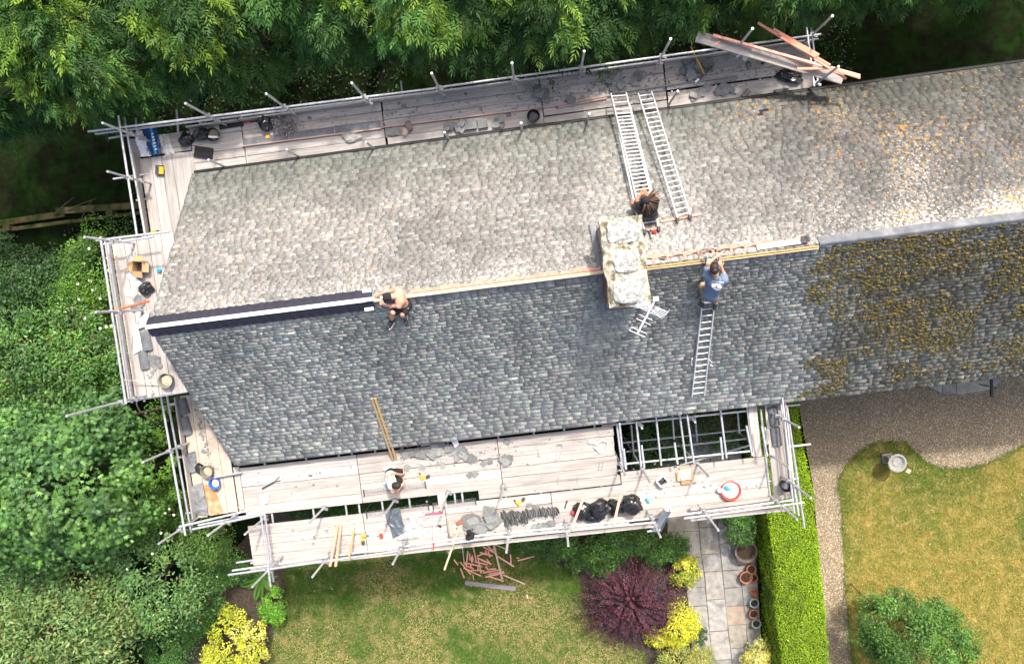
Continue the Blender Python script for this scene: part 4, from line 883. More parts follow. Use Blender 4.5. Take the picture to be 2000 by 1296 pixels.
# ---------------- purple barberry: arching shoots from one crown
b = at(1228, 1165, .25); g = np.random.default_rng(50); ns = 560; Vs = []; cs = []; a = g.uniform(0, 6.28, ns); el = np.arccos(g.uniform(.05, 1.0, ns)**.8)
ee = empty('purple_bush', (b[0], b[1], 0), 'large purple barberry with long shoots fanning out', 'shrub'); st = []
for k in range(ns):
    Lk = g.uniform(1.35, 2.0)*(1.0 if math.cos(el[k]) < .5 else .86); hd = np.array([math.cos(a[k]), math.sin(a[k]), 0]); m_ = 44; t = np.linspace(.30, 1, m_)
    R_ = b + hd*(Lk*math.sin(el[k])*t)[:, None]*np.array([1.08, .95, 1]) + np.array([0, 0, 1.0])*(Lk*.82*math.cos(el[k])*t + .32*np.sin(t*2.6)*math.sin(el[k]) - .22*t*t*math.sin(el[k]))[:, None]
    R_[:, 2] = np.maximum(R_[:, 2], .06); ax = unit(np.gradient(R_, axis=0)); rd = unit(np.cross(ax, rdir(m_)))
    v, _ = leaves(R_+rd*.008, unit(rd+ax*.55), unit(ax*.3+np.array([0, 0, 1.0])+rdir(m_)*.4), .062*(1.15-.35*t)*g.uniform(.8, 1.2, m_), .036); Vs.append(v)
    c0 = np.array([(.125, .045, .065), (.085, .042, .062), (.10, .065, .08), (.16, .055, .072)])[g.integers(0, 4)]*g.lognormal(0, .22)
    cs.append(c0*(.75+.4*t)[:, None]*g.lognormal(0, .12, (m_, 1)))
    if k % 7 == 0: st.append(path([b, R_[10], R_[30], R_[-1]], .008, 5, .003))
V = np.concatenate(Vs); obj('shoots', (V, np.arange(len(V)).reshape(-1, 4)), MT['leaf_dull'], ee, attrs={'col': np.repeat(np.concatenate(cs), 4, 0)})
q = join(*st); obj('stem', (q[0], q[1]), MT['bark'], ee)
# ---------------- tree on the right-hand lawn
bush('garden_tree', 1795, 1238, 1.75, 1.62, 1.50, 1.0, 30000, 150, .32, .085, .036, [(.045, .11, .018), (.06, .14, .022), (.09, .18, .028), (.035, .085, .015)], 'small round-headed green tree on the dry right-hand lawn', 'tree', 51, r=.10)
bush('garden_tree', 1697, 1172, 1.3, .34, .28, .3, 900, 14, .16, .08, .026, [(.06, .15, .03), (.085, .19, .04)], 'low leafy side branch tree sprig left of the round-headed tree', 'tree', 52, r=.02)
# ---------------- clipped hedge
HZ = 1.72; tl_ = [(1455, 700), (1478, 860), (1499, 995), (1513, 1095), (1519, 1213), (1530, 1300), (1538, 1400)]; tr_ = [(1548, 690), (1567, 860), (1589, 950), (1600, 1068), (1612, 1180), (1622, 1296), (1630, 1400)]
YL = np.array([at(x, y, HZ)[:2] for x, y in tl_]); YR = np.array([at(x, y, HZ)[:2] for x, y in tr_])
hg = empty('clipped_hedge', (float(YL[3, 0]+.6), float(YL[3, 1]), 0), 'tall clipped hedge with flat lime-green top between paving and gravel', 'hedge')
nT = 72000; y = rng.uniform(YL[-1, 1], YL[0, 1], nT); xl = np.interp(-y, -YL[:, 1], YL[:, 0]); xr = np.interp(-y, -YR[:, 1], YR[:, 0])
f = rng.random(nT); top = rng.random(nT) < .62; a = rng.random(nT)
x = np.where(top, xl+(xr-xl)*a, np.where(f < .65, xl+.03, xr-.03)); z = np.where(top, HZ, HZ*rng.random(nT))
P = np.c_[x, y, z]; nn = np.where(top[:, None], [0, 0, 1.0], np.where((f < .65)[:, None], [-1.0, 0, .2], [1.0, 0, .2]))
P += nn*(.05*SN(3.2, 90)(P)+.03*SN(9, 91)(P)+rng.normal(0, .03, nT))[:, None]
rnd_ = np.clip((np.minimum(x-xl, xr-x))/.16, 0, 1); P[:, 2] -= np.where(top, .10*(1-rnd_)**2, 0)
Nn = unit(nn + rng.normal(0, .5, (nT, 3))); D = unit(np.cross(Nn, rdir(nT))+nn*.5)
LS = np.where(rng.random(nT) < .02, 2.4, 1.0)
V, F = leaves(P, D, Nn, LS*rng.uniform(.025, .055, nT), rng.uniform(.016, .028, nT)); pal = np.array([(.25, .43, .008), (.31, .48, .010), (.20, .37, .008), (.38, .51, .02)]); c = pal[rng.choice(4, nT)]*(rng.lognormal(0, .22, nT)*(1+.16*SN(2.2, 92)(P)+.12*SN(7, 93)(P)))[:, None]
obj('foliage', (V, F), MT['leaf'], hg, attrs={'col': np.repeat(c, 4, 0)})
ring = [(p[0]+.10, p[1]) for p in YL] + [(p[0]-.10, p[1]) for p in YR[::-1]]
obj('inner_twigs', prism(ring, 0, HZ-.10), mat('hedge twigs', (.05, .07, .015), .95, .4, 12, .6, 30), hg)
# ---------------- ivy and ground cover in the shade behind the house
n = 16000; x = rng.uniform(-16, 10, n); y = rng.uniform(1.0, 9.0, n); vv = np.c_[x, y] @ NV - V0; uu = np.c_[x, y] @ AX
ok = (vv > HALF+.2) | (uu < UG-1.2); x, y = x[ok], y[ok]; n = len(x)
P = np.c_[x, y, rng.uniform(.03, .22, n)]; k = SN(1.1, 95)(P) > -.2; P = P[k]; n = len(P)
V, F = leaves(P, unit(rdir(n)*np.array([1, 1, .3])), unit(rdir(n)*.5+np.array([0, 0, 1.0])), rng.uniform(.06, .12, n), .06)
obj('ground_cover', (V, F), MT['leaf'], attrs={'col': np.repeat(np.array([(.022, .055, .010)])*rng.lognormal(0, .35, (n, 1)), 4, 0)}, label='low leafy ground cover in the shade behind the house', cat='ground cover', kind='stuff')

# ragged grass along the edges of the lawns and fallen leaves
def edge_grass(poly, n, col, seed):
    g = np.random.default_rng(seed); m = len(poly); i = g.integers(0, m, n); t = g.random((n, 1)); L_ = np.linalg.norm(poly[(np.arange(m)+1) % m]-poly, axis=1); i = g.choice(m, n, p=L_/L_.sum())
    P2 = poly[i]*(1-t)+poly[(i+1) % m]*t + g.normal(0, .05, (n, 2)); k = SN(3, seed)(np.c_[P2, np.zeros(n)]) + g.normal(0, .4, n) > -.3; P2 = P2[k]; n = len(P2)
    P = np.c_[P2, np.full(n, .02)]; a = g.uniform(0, 6.28, n); D = np.stack([np.cos(a)*.8, np.sin(a)*.8, g.uniform(.3, 1, n)], 1)
    return leaves(P, D, np.tile([0, 0, 1.0], (n, 1))+rdir(n)*.3, g.uniform(.05, .13, n), .016), np.array(col)*g.lognormal(0, .25, (n, 1))
for poly, lab, sd_ in ((POLY_L, 'ragged longer grass round the edge of the left lawn', 301), (POLY_R, 'ragged longer grass round the edge of the right lawn', 302)):
    (V, F), c = edge_grass(poly, 5200, (.11, .19, .025), sd_); obj('edge_grass', (V, F), MT['leaf'], attrs={'col': np.repeat(c, 4, 0)}, label=lab, cat='grass', kind='stuff')
Q = np.vstack([scatter(POLY_L, 150), scatter(POLY_R, 130), scatter(POLY_P, 60), scatter(POLY_G, 120)]); n = len(Q)
V, F = leaves(np.c_[Q, np.full(n, .055)], unit(rdir(n)*np.array([1, 1, .1])), unit(rdir(n)*.3+np.array([0, 0, 1.0])), rng.uniform(.03, .07, n), .035)
obj('fallen_leaves', (V, F), MT['leaf'], attrs={'col': np.repeat(np.array([(.40, .34, .20), (.30, .20, .08), (.16, .22, .05), (.55, .52, .42)])[rng.choice(4, n)], 4, 0)}, label='small fallen leaves strewn over the lawns and gravel', cat='leaves', kind='stuff')

# ================================================================== people (one continuous skin each, clothes as children)
def sdf_mesh(pr, res=.010, k=.03, pad=.05):
    """smooth union of tapered capsules (p0, p1, r0, r1) turned into a closed quad mesh"""
    pts = np.array([q for p in pr for q in (p[0], p[1])]); rm = max(max(p[2], p[3]) for p in pr)
    lo = pts.min(0)-rm-pad; hi = pts.max(0)+rm+pad; n = np.ceil((hi-lo)/res).astype(int)+1
    D = np.full(n, 9.0, np.float32); ax = [lo[i]+np.arange(n[i])*res for i in range(3)]
    for p in pr:
        a, b = np.asarray(p[0], float), np.asarray(p[1], float); r0, r1 = p[2], p[3]; m = max(r0, r1)+.08
        i0 = np.maximum(0, np.floor((np.minimum(a, b)-m-lo)/res).astype(int)); i1 = np.minimum(n, np.ceil((np.maximum(a, b)+m-lo)/res).astype(int)+1)
        X, Y, Z = np.meshgrid(*[ax[i][i0[i]:i1[i]] for i in range(3)], indexing='ij'); ab = b-a; L2 = ab @ ab+1e-9
        t = np.clip(((X-a[0])*ab[0]+(Y-a[1])*ab[1]+(Z-a[2])*ab[2])/L2, 0, 1)
        d = np.sqrt((X-a[0]-t*ab[0])**2+(Y-a[1]-t*ab[1])**2+(Z-a[2]-t*ab[2])**2) - (r0+(r1-r0)*t)
        kk = min(k, 1.3*max(r0, r1)) ; sl_ = tuple(slice(i0[i], i1[i]) for i in range(3)); o = D[sl_]
        h = np.clip(.5+.5*(o-d)/kk, 0, 1); D[sl_] = o*(1-h)+d*h-kk*h*(1-h)
    ins = D < 0
    c = [ins[dx:n[0]-1+dx, dy:n[1]-1+dy, dz:n[2]-1+dz] for dx in (0, 1) for dy in (0, 1) for dz in (0, 1)]
    sm = sum(x.astype(np.int8) for x in c); act = (sm > 0) & (sm < 8); I = np.argwhere(act); idx = -np.ones(act.shape, np.int64); idx[act] = np.arange(len(I))
    P = np.zeros((len(I), 3)); cnt = np.zeros(len(I))
    cor = [(0, 0, 0), (1, 0, 0), (0, 1, 0), (0, 0, 1), (1, 1, 0), (1, 0, 1), (0, 1, 1), (1, 1, 1)]
    for a in cor:
        for ax_ in range(3):
            if a[ax_]: continue
            b = list(a); b[ax_] = 1; va = D[I[:, 0]+a[0], I[:, 1]+a[1], I[:, 2]+a[2]]; vb = D[I[:, 0]+b[0], I[:, 1]+b[1], I[:, 2]+b[2]]
            x = (va < 0) != (vb < 0); t = np.where(x, va/(va-vb+1e-12), 0); q = np.tile(np.array(a, float), (len(I), 1)); q[:, ax_] = t; P[x] += q[x]; cnt[x] += 1
    V = lo + (I + P/cnt[:, None])*res; F = []
    for ax_ in range(3):
        s0 = [slice(None)]*3; s1 = [slice(None)]*3; s0[ax_] = slice(0, -1); s1[ax_] = slice(1, None)
        e = ins[tuple(s0)] != ins[tuple(s1)]; E_ = np.argwhere(e); o1, o2 = [i for i in range(3) if i != ax_]
        E_ = E_[(E_[:, o1] > 0) & (E_[:, o2] > 0) & (E_[:, o1] < n[o1]-1) & (E_[:, o2] < n[o2]-1)]
        def cell(d1, d2):
            q = E_.copy(); q[:, o1] -= d1; q[:, o2] -= d2; return idx[q[:, 0], q[:, 1], q[:, 2]]
        f = np.stack([cell(1, 1), cell(0, 1), cell(0, 0), cell(1, 0)], 1); pos = ins[E_[:, 0], E_[:, 1], E_[:, 2]] != (ax_ == 1); f[~pos] = f[~pos][:, ::-1]; F.append(f)
    return V, np.concatenate(F)
def hand_prims(w_, d, up, s=1.0, curl=.5):
    """palm, four fingers and a thumb from the wrist w_ along d"""
    w_ = np.asarray(w_, float); d = nrm(d); up = nrm(np.asarray(up)-d*(np.asarray(up) @ d)); sd_ = np.cross(d, up); P = []
    pc = w_+d*.085*s
    for o in (-.026, -.009, .009, .026): P.append((w_+d*.01+sd_*o*.6*s, pc+sd_*o*s, .016*s, .0135*s))
    for o, L in ((-.029, .062), (-.010, .078), (.010, .082), (.029, .072)):
        a = pc+sd_*o*s; b = a+(d*math.cos(curl*.5)-up*math.sin(curl*.5)+sd_*o*3)*L*.55*s; e = b+(d*math.cos(curl*1.4)-up*math.sin(curl*1.4)+sd_*o*2)*L*.45*s
        P += [(a, b, .0098*s, .009*s), (b, e, .009*s, .0075*s)]
    a = w_+d*.03*s+sd_*.03*s; b = a+(d*.6+sd_*.8)*.045*s; P += [(a, b, .013*s, .011*s), (b, b+(d*.9+sd_*.25-up*.3)*.035*s, .010*s, .0085*s)]
    return P
def head_prims(c, fwd, up, s=1.0):
    c = np.asarray(c, float); up = nrm(up); fwd = nrm(np.asarray(fwd)-up*(np.asarray(fwd) @ up)); sd_ = np.cross(fwd, up)
    return [(c-up*.0-fwd*.012, c+up*.035-fwd*.018, .087*s, .085*s), (c+fwd*.03-up*.05, c+fwd*.038-up*.085, .06*s, .042*s), (c+fwd*.09-up*.005, c+fwd*.108-up*.04, .010, .015),
            (c+sd_*.085-up*.03, c+sd_*.088+up*.012, .016, .018), (c-sd_*.085-up*.03, c-sd_*.088+up*.012, .016, .018), (c+fwd*.082-up*.075-sd_*.016, c+fwd*.082-up*.075+sd_*.016, .011, .011),
            (c+fwd*.072+up*.02-sd_*.034, c+fwd*.072+up*.02+sd_*.034, .018, .018)]
def person(name_label, J, skin, clothes, base, grow=()):
    """J: joints; builds torso, limbs, hands, feet, head"""
    pel, ch, nk = J['pelvis'], J['chest'], J['neck']; P = []
    shv = nrm(J['shl']-J['shr']); hpv = nrm(J['hil']-J['hir'])
    P += [(pel-hpv*.075, pel+hpv*.075, .105, .105), (pel, (pel+ch)/2, .115, .108), (pel-hpv*.05, ch-shv*.075, .09, .095), (pel+hpv*.05, ch+shv*.075, .09, .095), (ch-shv*.07, ch+shv*.07, .115, .115),
          (ch-shv*.09, J['shr'], .09, .068), (ch+shv*.09, J['shl'], .09, .068), (ch, nk, .075, .055), (nk, J['head'], .055, .055)]
    P += head_prims(J['head'], J['fwd'], J['hup'])
    for s in 'lr':
        sh, el, wr = J['sh'+s], J['el'+s], J['wr'+s]; d = nrm(wr-el)
        P += [(sh, el, .055, .041), (el, wr, .042, .027)] + hand_prims(wr, d*.8+np.asarray(J.get('hd'+s, d))*.2, (0, 0, 1), 1.0, .6)
        hi, kn, an = J['hi'+s], J['kn'+s], J['an'+s]; ft = nrm(J['ft'+s])
        P += [(hi, hi*.4+kn*.6, .088, .068), (hi*.4+kn*.6, kn, .068, .056), (kn, kn*.6+an*.4, .054, .056), (kn*.6+an*.4, an, .056, .036), (an, an+ft*.15-np.array([0, 0, .035]), .040, .030), (an, an-ft*.05-np.array([0, 0, .03]), .036, .032)]
    body = sdf_mesh(P, .0095, .035)
    e = empty('person', base, name_label, 'person')
    obj('body', body, MT[skin], e, smooth=True)
    for nm, m, pr in clothes(J): obj(nm, sdf_mesh(pr, .0105, .03), MT[m], e, smooth=True)
    return e
def shoes(J):
    o = []
    for s in 'lr':
        an = J['an'+s]; ft = nrm(J['ft'+s]); dn = np.array([0, 0, -.035]); o.append([(an-ft*.06+dn, an+ft*.17+dn*1.25, .052, .042), (an-ft*.03, an+ft*.06+dn*.5, .05, .045)])
    return o
def legs(J, t, ex=.018):
    o = [(J['pelvis']-nrm(J['hil']-J['hir'])*.08, J['pelvis']+nrm(J['hil']-J['hir'])*.08, .108+ex*.7, .108+ex*.7)]
    for s in 'lr': o += [(J['hi'+s], J['hi'+s]*(1-t)+J['kn'+s]*t, .09+ex, .072+ex*1.6)]
    return o
def torso(J, sl=0.45, ex=.014):
    pel, ch = J['pelvis'], J['chest']; shv = nrm(J['shl']-J['shr']); hpv = nrm(J['hil']-J['hir']); b = pel*.85+ch*.15
    o = [(b-hpv*.07, b+hpv*.07, .105+ex, .105+ex), (b-hpv*.05, ch-shv*.075, .098+ex, .098+ex), (b+hpv*.05, ch+shv*.075, .098+ex, .098+ex), (ch-shv*.07, ch+shv*.07, .116+ex, .116+ex), (ch-shv*.09, J['shr'], .092+ex, .070+ex), (ch+shv*.09, J['shl'], .092+ex, .070+ex), (ch, ch*.35+J['neck']*.65, .08+ex, .062+ex)]
    if sl:
        for s in 'lr': o.append((J['sh'+s], J['sh'+s]*(1-sl)+J['el'+s]*sl, .060+ex, .055+ex*1.5))
    return o
def cap_of(c, fwd, up, r=.108, peak=True):
    up = nrm(up); fwd = nrm(np.asarray(fwd)-up*(np.asarray(fwd) @ up)); o = [(c+up*.012-fwd*.02, c+up*.045-fwd*.022, r-.008, r-.012)]
    if peak:
        sd_ = np.cross(fwd, up); o += [(c+up*.03+fwd*.09+sd_*q, c+up*.02+fwd*.165+sd_*q*.7, .013, .010) for q in (-.05, -.025, 0, .025, .05)]
    return o
lo_ = lambda x, y, h: roofp(x, y, h, -1)
up_ = lambda x, y, h: roofp(x, y, h, 1)
UH = np.array([AX[0], AX[1], 0.0]); NH = np.array([NV[0], NV[1], 0.0]); ZU = np.array([0, 0, 1.0])
# -- bare-backed man in a cap, bent over the ridge
J = dict(pelvis=at(787, 597, 8.02), chest=at(781, 580, 8.36), neck=at(768, 578.5, 8.47), head=at(757, 580, 8.47), shl=at(779, 596.5, 8.36), shr=at(776, 565.5, 8.40), ell=at(763, 598, 8.24), elr=at(752, 571, 8.26), wrl=at(749.5, 594, 8.14), wrr=at(738, 577.5, 8.13),
         hil=at(780, 601, 7.98), hir=at(793, 599, 7.98), knl=lo_(768, 610, .44), knr=lo_(786, 613, .43), anl=lo_(764, 628, .085), anr=lo_(790, 620, .085), ftl=-UH*.5-NH*.6, ftr=UH*.1-NH*.6, fwd=-UH*.9-ZU*.9, hup=-UH*.7+ZU*.8)
def cl(J): return [('shorts', 'blackcloth', legs(J, .72)), ('belt', 'khaki', [(J['pelvis']-UH*.1-NH*.03+ZU*.05, J['pelvis']+UH*.1-NH*.05+ZU*.05, .055, .055), (J['hil']-NH*.05, J['hil']-NH*.03-ZU*.12, .055, .05)]),
                   ('cap', 'blackcloth', cap_of(J['head'], J['fwd'], J['hup'])), *[('sock', 'blackcloth', [(J['an'+s]*.75+J['kn'+s]*.25, J['an'+s], .056, .050)]) for s in 'lr'], *[('shoe', 'dark', q) for q in shoes(J)]]
pA = person('bare-backed man in a black cap bending over the ridge', J, 'skin', cl, lo_(777, 628, 0))
obj('cap_badge', blob(J['head']+nrm(J['hup'])*.135-UH*.02+ZU*.01, .03, .045, .02, .1, 2, 5, 1), MT['white'], pA)
obj('shoe_trim', path([J['anl']+ZU*.0+np.array(q) for q in ((.05, .03, -.01), (.06, -.05, -.02), (.0, -.14, -.03), (-.06, -.18, -.04))], .011, 5), MT['white'], pA)
obj('shoe_trim', path([J['anr']+np.array(q) for q in ((.06, .06, .05), (.065, .0, .0), (.06, -.08, -.03))], .011, 5), MT['white'], pA)
# -- man in a grey-blue t-shirt on the sunny-side ladder
J = dict(pelvis=lo_(1386, 580, .36), chest=lo_(1396, 551, .60), neck=lo_(1397, 536, .74), head=lo_(1394.5, 525, .86), shl=lo_(1380, 537, .66), shr=lo_(1414, 547, .64), ell=lo_(1383, 514, .62), elr=lo_(1413, 534, .42), wrl=at(1400, 500, 8.33), wrr=lo_(1409, 521, .42),
         hil=lo_(1378, 579, .32), hir=lo_(1395, 583, .32), knl=lo_(1372, 556, .20), knr=lo_(1396, 560, .20), anl=lo_(1373, 586, .16), anr=lo_(1398, 590, .16), ftl=-NH-ZU*.7, ftr=-NH-ZU*.7, fwd=NH*.9-ZU*.3, hup=NH*.45+ZU*.9)
def cl(J): return [('t_shirt', 'tshirt', torso(J, .5, .022)), ('shorts', 'khaki', legs(J, .8)), ('hair', 'hair', [(J['head']+nrm(J['hup'])*.028-NH*.035, J['head']+nrm(J['hup'])*.05+NH*.012, .094, .088)]), *[('boot', 'dark', q) for q in shoes(J)],
                   ('waistband', 'vest', [(J['pelvis']-UH*.10-NH*.09, J['pelvis']+UH*.10-NH*.09, .045, .045)])]
pB = person('man in a grey-blue t-shirt with white back print on the slope ladder', J, 'skin', cl, lo_(1388, 585, 0))
# the print: a short line of lettering above a rounded emblem, laid on the shirt back
sh_ = [o for o in pB.children if o.name.startswith('t_shirt')][0]; SVv = np.array([v.co[:] for v in sh_.data.vertices]) + WL[sh_.name]
def on_shirt(q, eps=.006):
    d = np.hypot(SVv[:, 0]-q[0], SVv[:, 1]-q[1]); m = d < .03; return np.array([q[0], q[1], (SVv[m, 2].max() if m.any() else q[2])+eps])
def decal(name, rows, parent, m):
    V = []; F = []
    for poly in rows:
        b = len(V); V += [on_shirt(q) for q in poly]; F.append(tuple(range(b, b+len(poly))))
    obj(name, (V, F), m, parent)
cB = J['chest']; bz = lambda x, y: lo_(1260+x/5.0, 440+y/5.0, .66)
decal('print_lettering', [[bz(640+i*13, 540+i*1.6), bz(650+i*13, 541+i*1.6), bz(649+i*13, 553+i*1.6), bz(639+i*13, 552+i*1.6)] for i in range(9)], sh_, MT['white'])
em = []
for cx_, cy_, r_ in ((655, 585, 22), (680, 575, 16), (705, 590, 22), (722, 605, 14), (690, 622, 22), (665, 615, 16), (645, 600, 12), (712, 628, 14)):
    em.append([bz(cx_+r_*math.cos(a), cy_+r_*.8*math.sin(a)) for a in np.linspace(0, 6.28, 11)[:-1]])
for i_, pl in enumerate(em): decal('print_emblem', [[q+np.array([0, 0, .0006*i_]) for q in pl]], sh_, MT['white'])
# -- dreadlocked worker sitting on the shaded-side ladder
J = dict(pelvis=up_(1268, 420, .36), chest=up_(1268, 403, .66), neck=up_(1264, 396, .82), head=up_(1260, 391, .93), shl=up_(1279, 396, .72), shr=up_(1252, 404, .70), ell=up_(1280, 381, .52), elr=up_(1243, 391, .52), wrl=up_(1259, 379, .42), wrr=up_(1252, 378, .40),
         hil=up_(1275, 416, .30), hir=up_(1260, 416, .30), knl=up_(1266, 388, .50), knr=up_(1236, 397, .40), anl=up_(1257, 368, .16), anr=up_(1243, 414, .14), ftl=NH-ZU*.6, ftr=NH*.8-ZU*.5, fwd=NH*.9-ZU*.5, hup=NH*.25+ZU)
def cl(J): return [('top', 'blackcloth', torso(J, .35)), ('shorts', 'dark', legs(J, .72)), *[('shoe', 'dark', q) for q in shoes(J)], ('headscarf', 'blackcloth', cap_of(J['head'], J['fwd'], J['hup'], .112, False))]
pC = person('dreadlocked worker in black on the ladder beside the chimney', J, 'skin_tan', cl, up_(1262, 410, 0))
hc = J['head']; g = np.random.default_rng(9)
for k in range(38):
    a = g.uniform(-1.9, 1.2); d = UH*math.cos(a)+NH*math.sin(a)*.9; L_ = g.uniform(.16, .27); p0 = hc+d*.075+ZU*g.uniform(.0, .09)
    obj('dreadlock', path([p0, p0+d*L_*.4+ZU*.015, p0+d*L_*.75-ZU*.03, p0+d*L_-ZU*.09], .013, 5, .009), MT['dread'], pC)
# -- man in a white vest kneeling on the front deck
J = dict(pelvis=at(761, 929, 4.98), chest=at(765, 942, 5.27), neck=at(769, 945, 5.40), head=at(774, 947, 5.45), shl=at(760, 929.5, 5.32), shr=at(768, 957.5, 5.26), ell=at(770, 924, 5.10), elr=at(774, 961, 5.02), wrl=at(781, 926, 4.88), wrr=at(783.5, 948, 4.84),
         hil=at(763, 921, 4.92), hir=at(762, 937, 4.92), knl=at(786, 922, 4.72), knr=at(786, 939, 4.72), anl=at(764, 916, 4.68), anr=at(762, 942, 4.68), ftl=-UH+ZU*.05, ftr=-UH+ZU*.05, fwd=UH*.8-ZU*.7, hup=UH*.55+ZU*.85)
def cl(J): return [('vest', 'vest', [q for i, q in enumerate(torso(J, 0, .014)) if i not in (4, 5)]), ('shorts', 'blackcloth', legs(J, .75)), ('hair', 'hair', [(J['head']+nrm(J['hup'])*.025-UH*.035, J['head']+nrm(J['hup'])*.055+UH*.012, .097, .092)]), *[('shoe', 'white', q) for q in shoes(J)]]
pD = person('man in a white vest with black hair kneeling on the front deck', J, 'skin', cl, at(766, 932, DL))

# ================================================================== ladders, aerial, loose timber
def ladder(label, b0, b1, t0, t1, nr, stile=(.026, .07), name='ladder', rr=.016, hold=None):
    """b0,b1 the two stile feet, t0,t1 the two stile tops"""
    b0, b1, t0, t1 = (np.asarray(q, float) for q in (b0, b1, t0, t1)); e = empty(name, (b0+b1)/2, label, 'ladder')
    nn = nrm(np.cross(b1-b0, t0-b0)); nn = nn if nn[2] > 0 else -nn
    for a, b in ((b0, t0), (b1, t1)): obj('stile', obox(a-nn*.0, b-nn*.0, stile[0], stile[1], nn), MT['alu'], e)
    for t in (nr if hasattr(nr, '__len__') else (np.arange(nr)+.5)/nr):
        a = b0*(1-t)+t0*t+nn*stile[1]*.55; b = b1*(1-t)+t1*t+nn*stile[1]*.55; obj('rung', tube(a, b, rr, 8), MT['alu'], e)
    return e
z1k = lambda x, y: (1000+x/5.0, 80+y/5.0)
l1 = ladder('double aluminium ladder with close rungs up the shaded slope to the chimney', at(*z1k(965, 530), 5.05), at(*z1k(1112, 520), 5.05), up_(1258, 452, .10), up_(1286, 447, .10), np.r_[np.arange(3)*.055+.02, np.arange(30)*.0272+.165], rr=.018)
b0, b1 = at(*z1k(985, 640), 5.12), at(*z1k(1150, 640), 5.12)
for a, b in ((b0, up_(1250, 452, .16)), (b1, up_(1279, 400, .16))): obj('outer_stile', obox(a, b, .03, .06), MT['alu'], l1)
l2 = ladder('single aluminium ladder lying up the shaded slope right of the double one', at(*z1k(1232, 530), 5.05), at(*z1k(1362, 510), 5.05), up_(1323, 429, .13), up_(1347.5, 423, .13), 25)
for q in (up_(1323, 429, .10), up_(1347.5, 423, .10)): obj('foot', box(q, .06, .10, .08, TH), MT['dark'], l2)
for q in (up_(1258, 452, .06), up_(1286, 447, .06)): obj('foot', box(q, .06, .10, .10, TH), MT['dark'], l1)
l3 = ladder('aluminium roof ladder hooked over the ridge under the man in the t-shirt', lo_(1350.5, 772, .05), lo_(1374.5, 769, .05), lo_(1380.5, 498, .05), lo_(1405, 495, .05), 22, rr=.013)
hk = [at(1378, 512, 8.12), at(1380, 492, 8.22), at(1370, 487, 8.15), at(1372, 500, 8.05)]
obj('ridge_hook', path([at(1378.5, 522, 8.0), at(1379, 500, 8.20), at(1369, 497, 8.16), at(1370, 487, 8.02), at(1385, 483, 7.98), at(1399, 486, 8.0), at(1402, 496, 8.14), at(1399, 503, 8.2), at(1403, 520, 8.0)], .018, 7), MT['coupler'], l3)
obj('ridge_hook', path([at(1373, 499, 8.14), at(1387, 496, 8.16), at(1400, 494, 8.14)], .014, 7), MT['coupler'], l3)
obj('rope', path([lo_(1375, 560, .14), lo_(1373, 545, .16), lo_(1374.5, 538, .2)], .02, 6), mat('green rope', (.02, .16, .08), .8), l3)
obj('rope', path([lo_(1385, 702, .1), lo_(1391, 708, .04), lo_(1387, 712, .03), lo_(1392, 715, .03)], .011, 6), MT['white'], l3)
obj('rope', path([lo_(1352, 700, .1), lo_(1350, 708, .04), lo_(1352, 714, .03)], .016, 6), MT['white'], l3)
# extension ladder standing down to the garden at the end of the front deck
ladder('silver ladder leaning out below the front deck above the paving', at(1268, 1032, .1), at(1290, 1038, .1), at(1300, 988, 5.6), at(1311, 992, 5.6), 22)
ee = empty('roof_board', at(1290, 1010, 0), 'pale grey metal plank leaning below the end of the front rail', 'plank')
obj('plank', obox(at(1279, 1036, 4.0), at(1305, 990, 5.2), .17, .03), MT['alu'], ee)
obj('foot_bar', tube(at(1264, 1037, 4.0), at(1289, 1034, 4.0), .03, 8), MT['alu'], ee)
# aerial
def zc_(x, y): return 1150+x/3.813, 340+y/3.813
AZ = 9.65; ae = empty('tv_aerial', at(1262, 600, 8.0), 'silver television aerial on a mast at the foot of the chimney', 'aerial')
p0, p1 = at(*zc_(357, 1192), AZ), at(*zc_(492, 938), AZ); obj('boom', obox(p0, p1, .026, .026), MT['white'], ae)
dd = at(*zc_(420, 1215), AZ)-at(*zc_(305, 1165), AZ); dd = nrm(dd)
for t, h in ((.02, .17), (.12, .17), (.37, .15), (.50, .14)):
    c = p0*(1-t)+p1*t; obj('element', tube(c-dd*h, c+dd*h, .0065, 6), MT['white'], ae)
for sg in (-1, 1):
    for k in range(6):
        t = .66+.035*k; c = p0*(1-t)+p1*t + np.array([0, 0, .03+.05*k])*1.0; obj('reflector_rod', tube(c+dd*.03*sg, c+dd*sg*.29, .0065, 6), MT['white'], ae)
    c = p0*.25+p1*.75; obj('reflector_frame', path([c+dd*sg*.02, c+dd*sg*.29-nrm(p1-p0)*.10, c+dd*sg*.29+nrm(p1-p0)*.12+np.array([0, 0, .25])], .0065, 6), MT['white'], ae)
obj('amplifier_box', box(p1+nrm(p1-p0)*.03, .10, .09, .06, TH), MT['white'], ae)
m0 = p0*.2+p1*.8; obj('mast', tube((m0[0], m0[1], 7.1), (m0[0], m0[1], AZ+.05), .02, 8), MT['alu'], ae)
obj('bracket', tube((m0[0], m0[1], 8.4), tuple(H(cu1-.06, cv0+.1, 8.4)), .015, 6), MT['coupler'], ae)
def bar(name, label, a, b, w_, h_, m, group=None, cat='batten'):
    return obj(name, obox(a, b, w_, h_), MT[m], label=label, cat=cat, group=group)
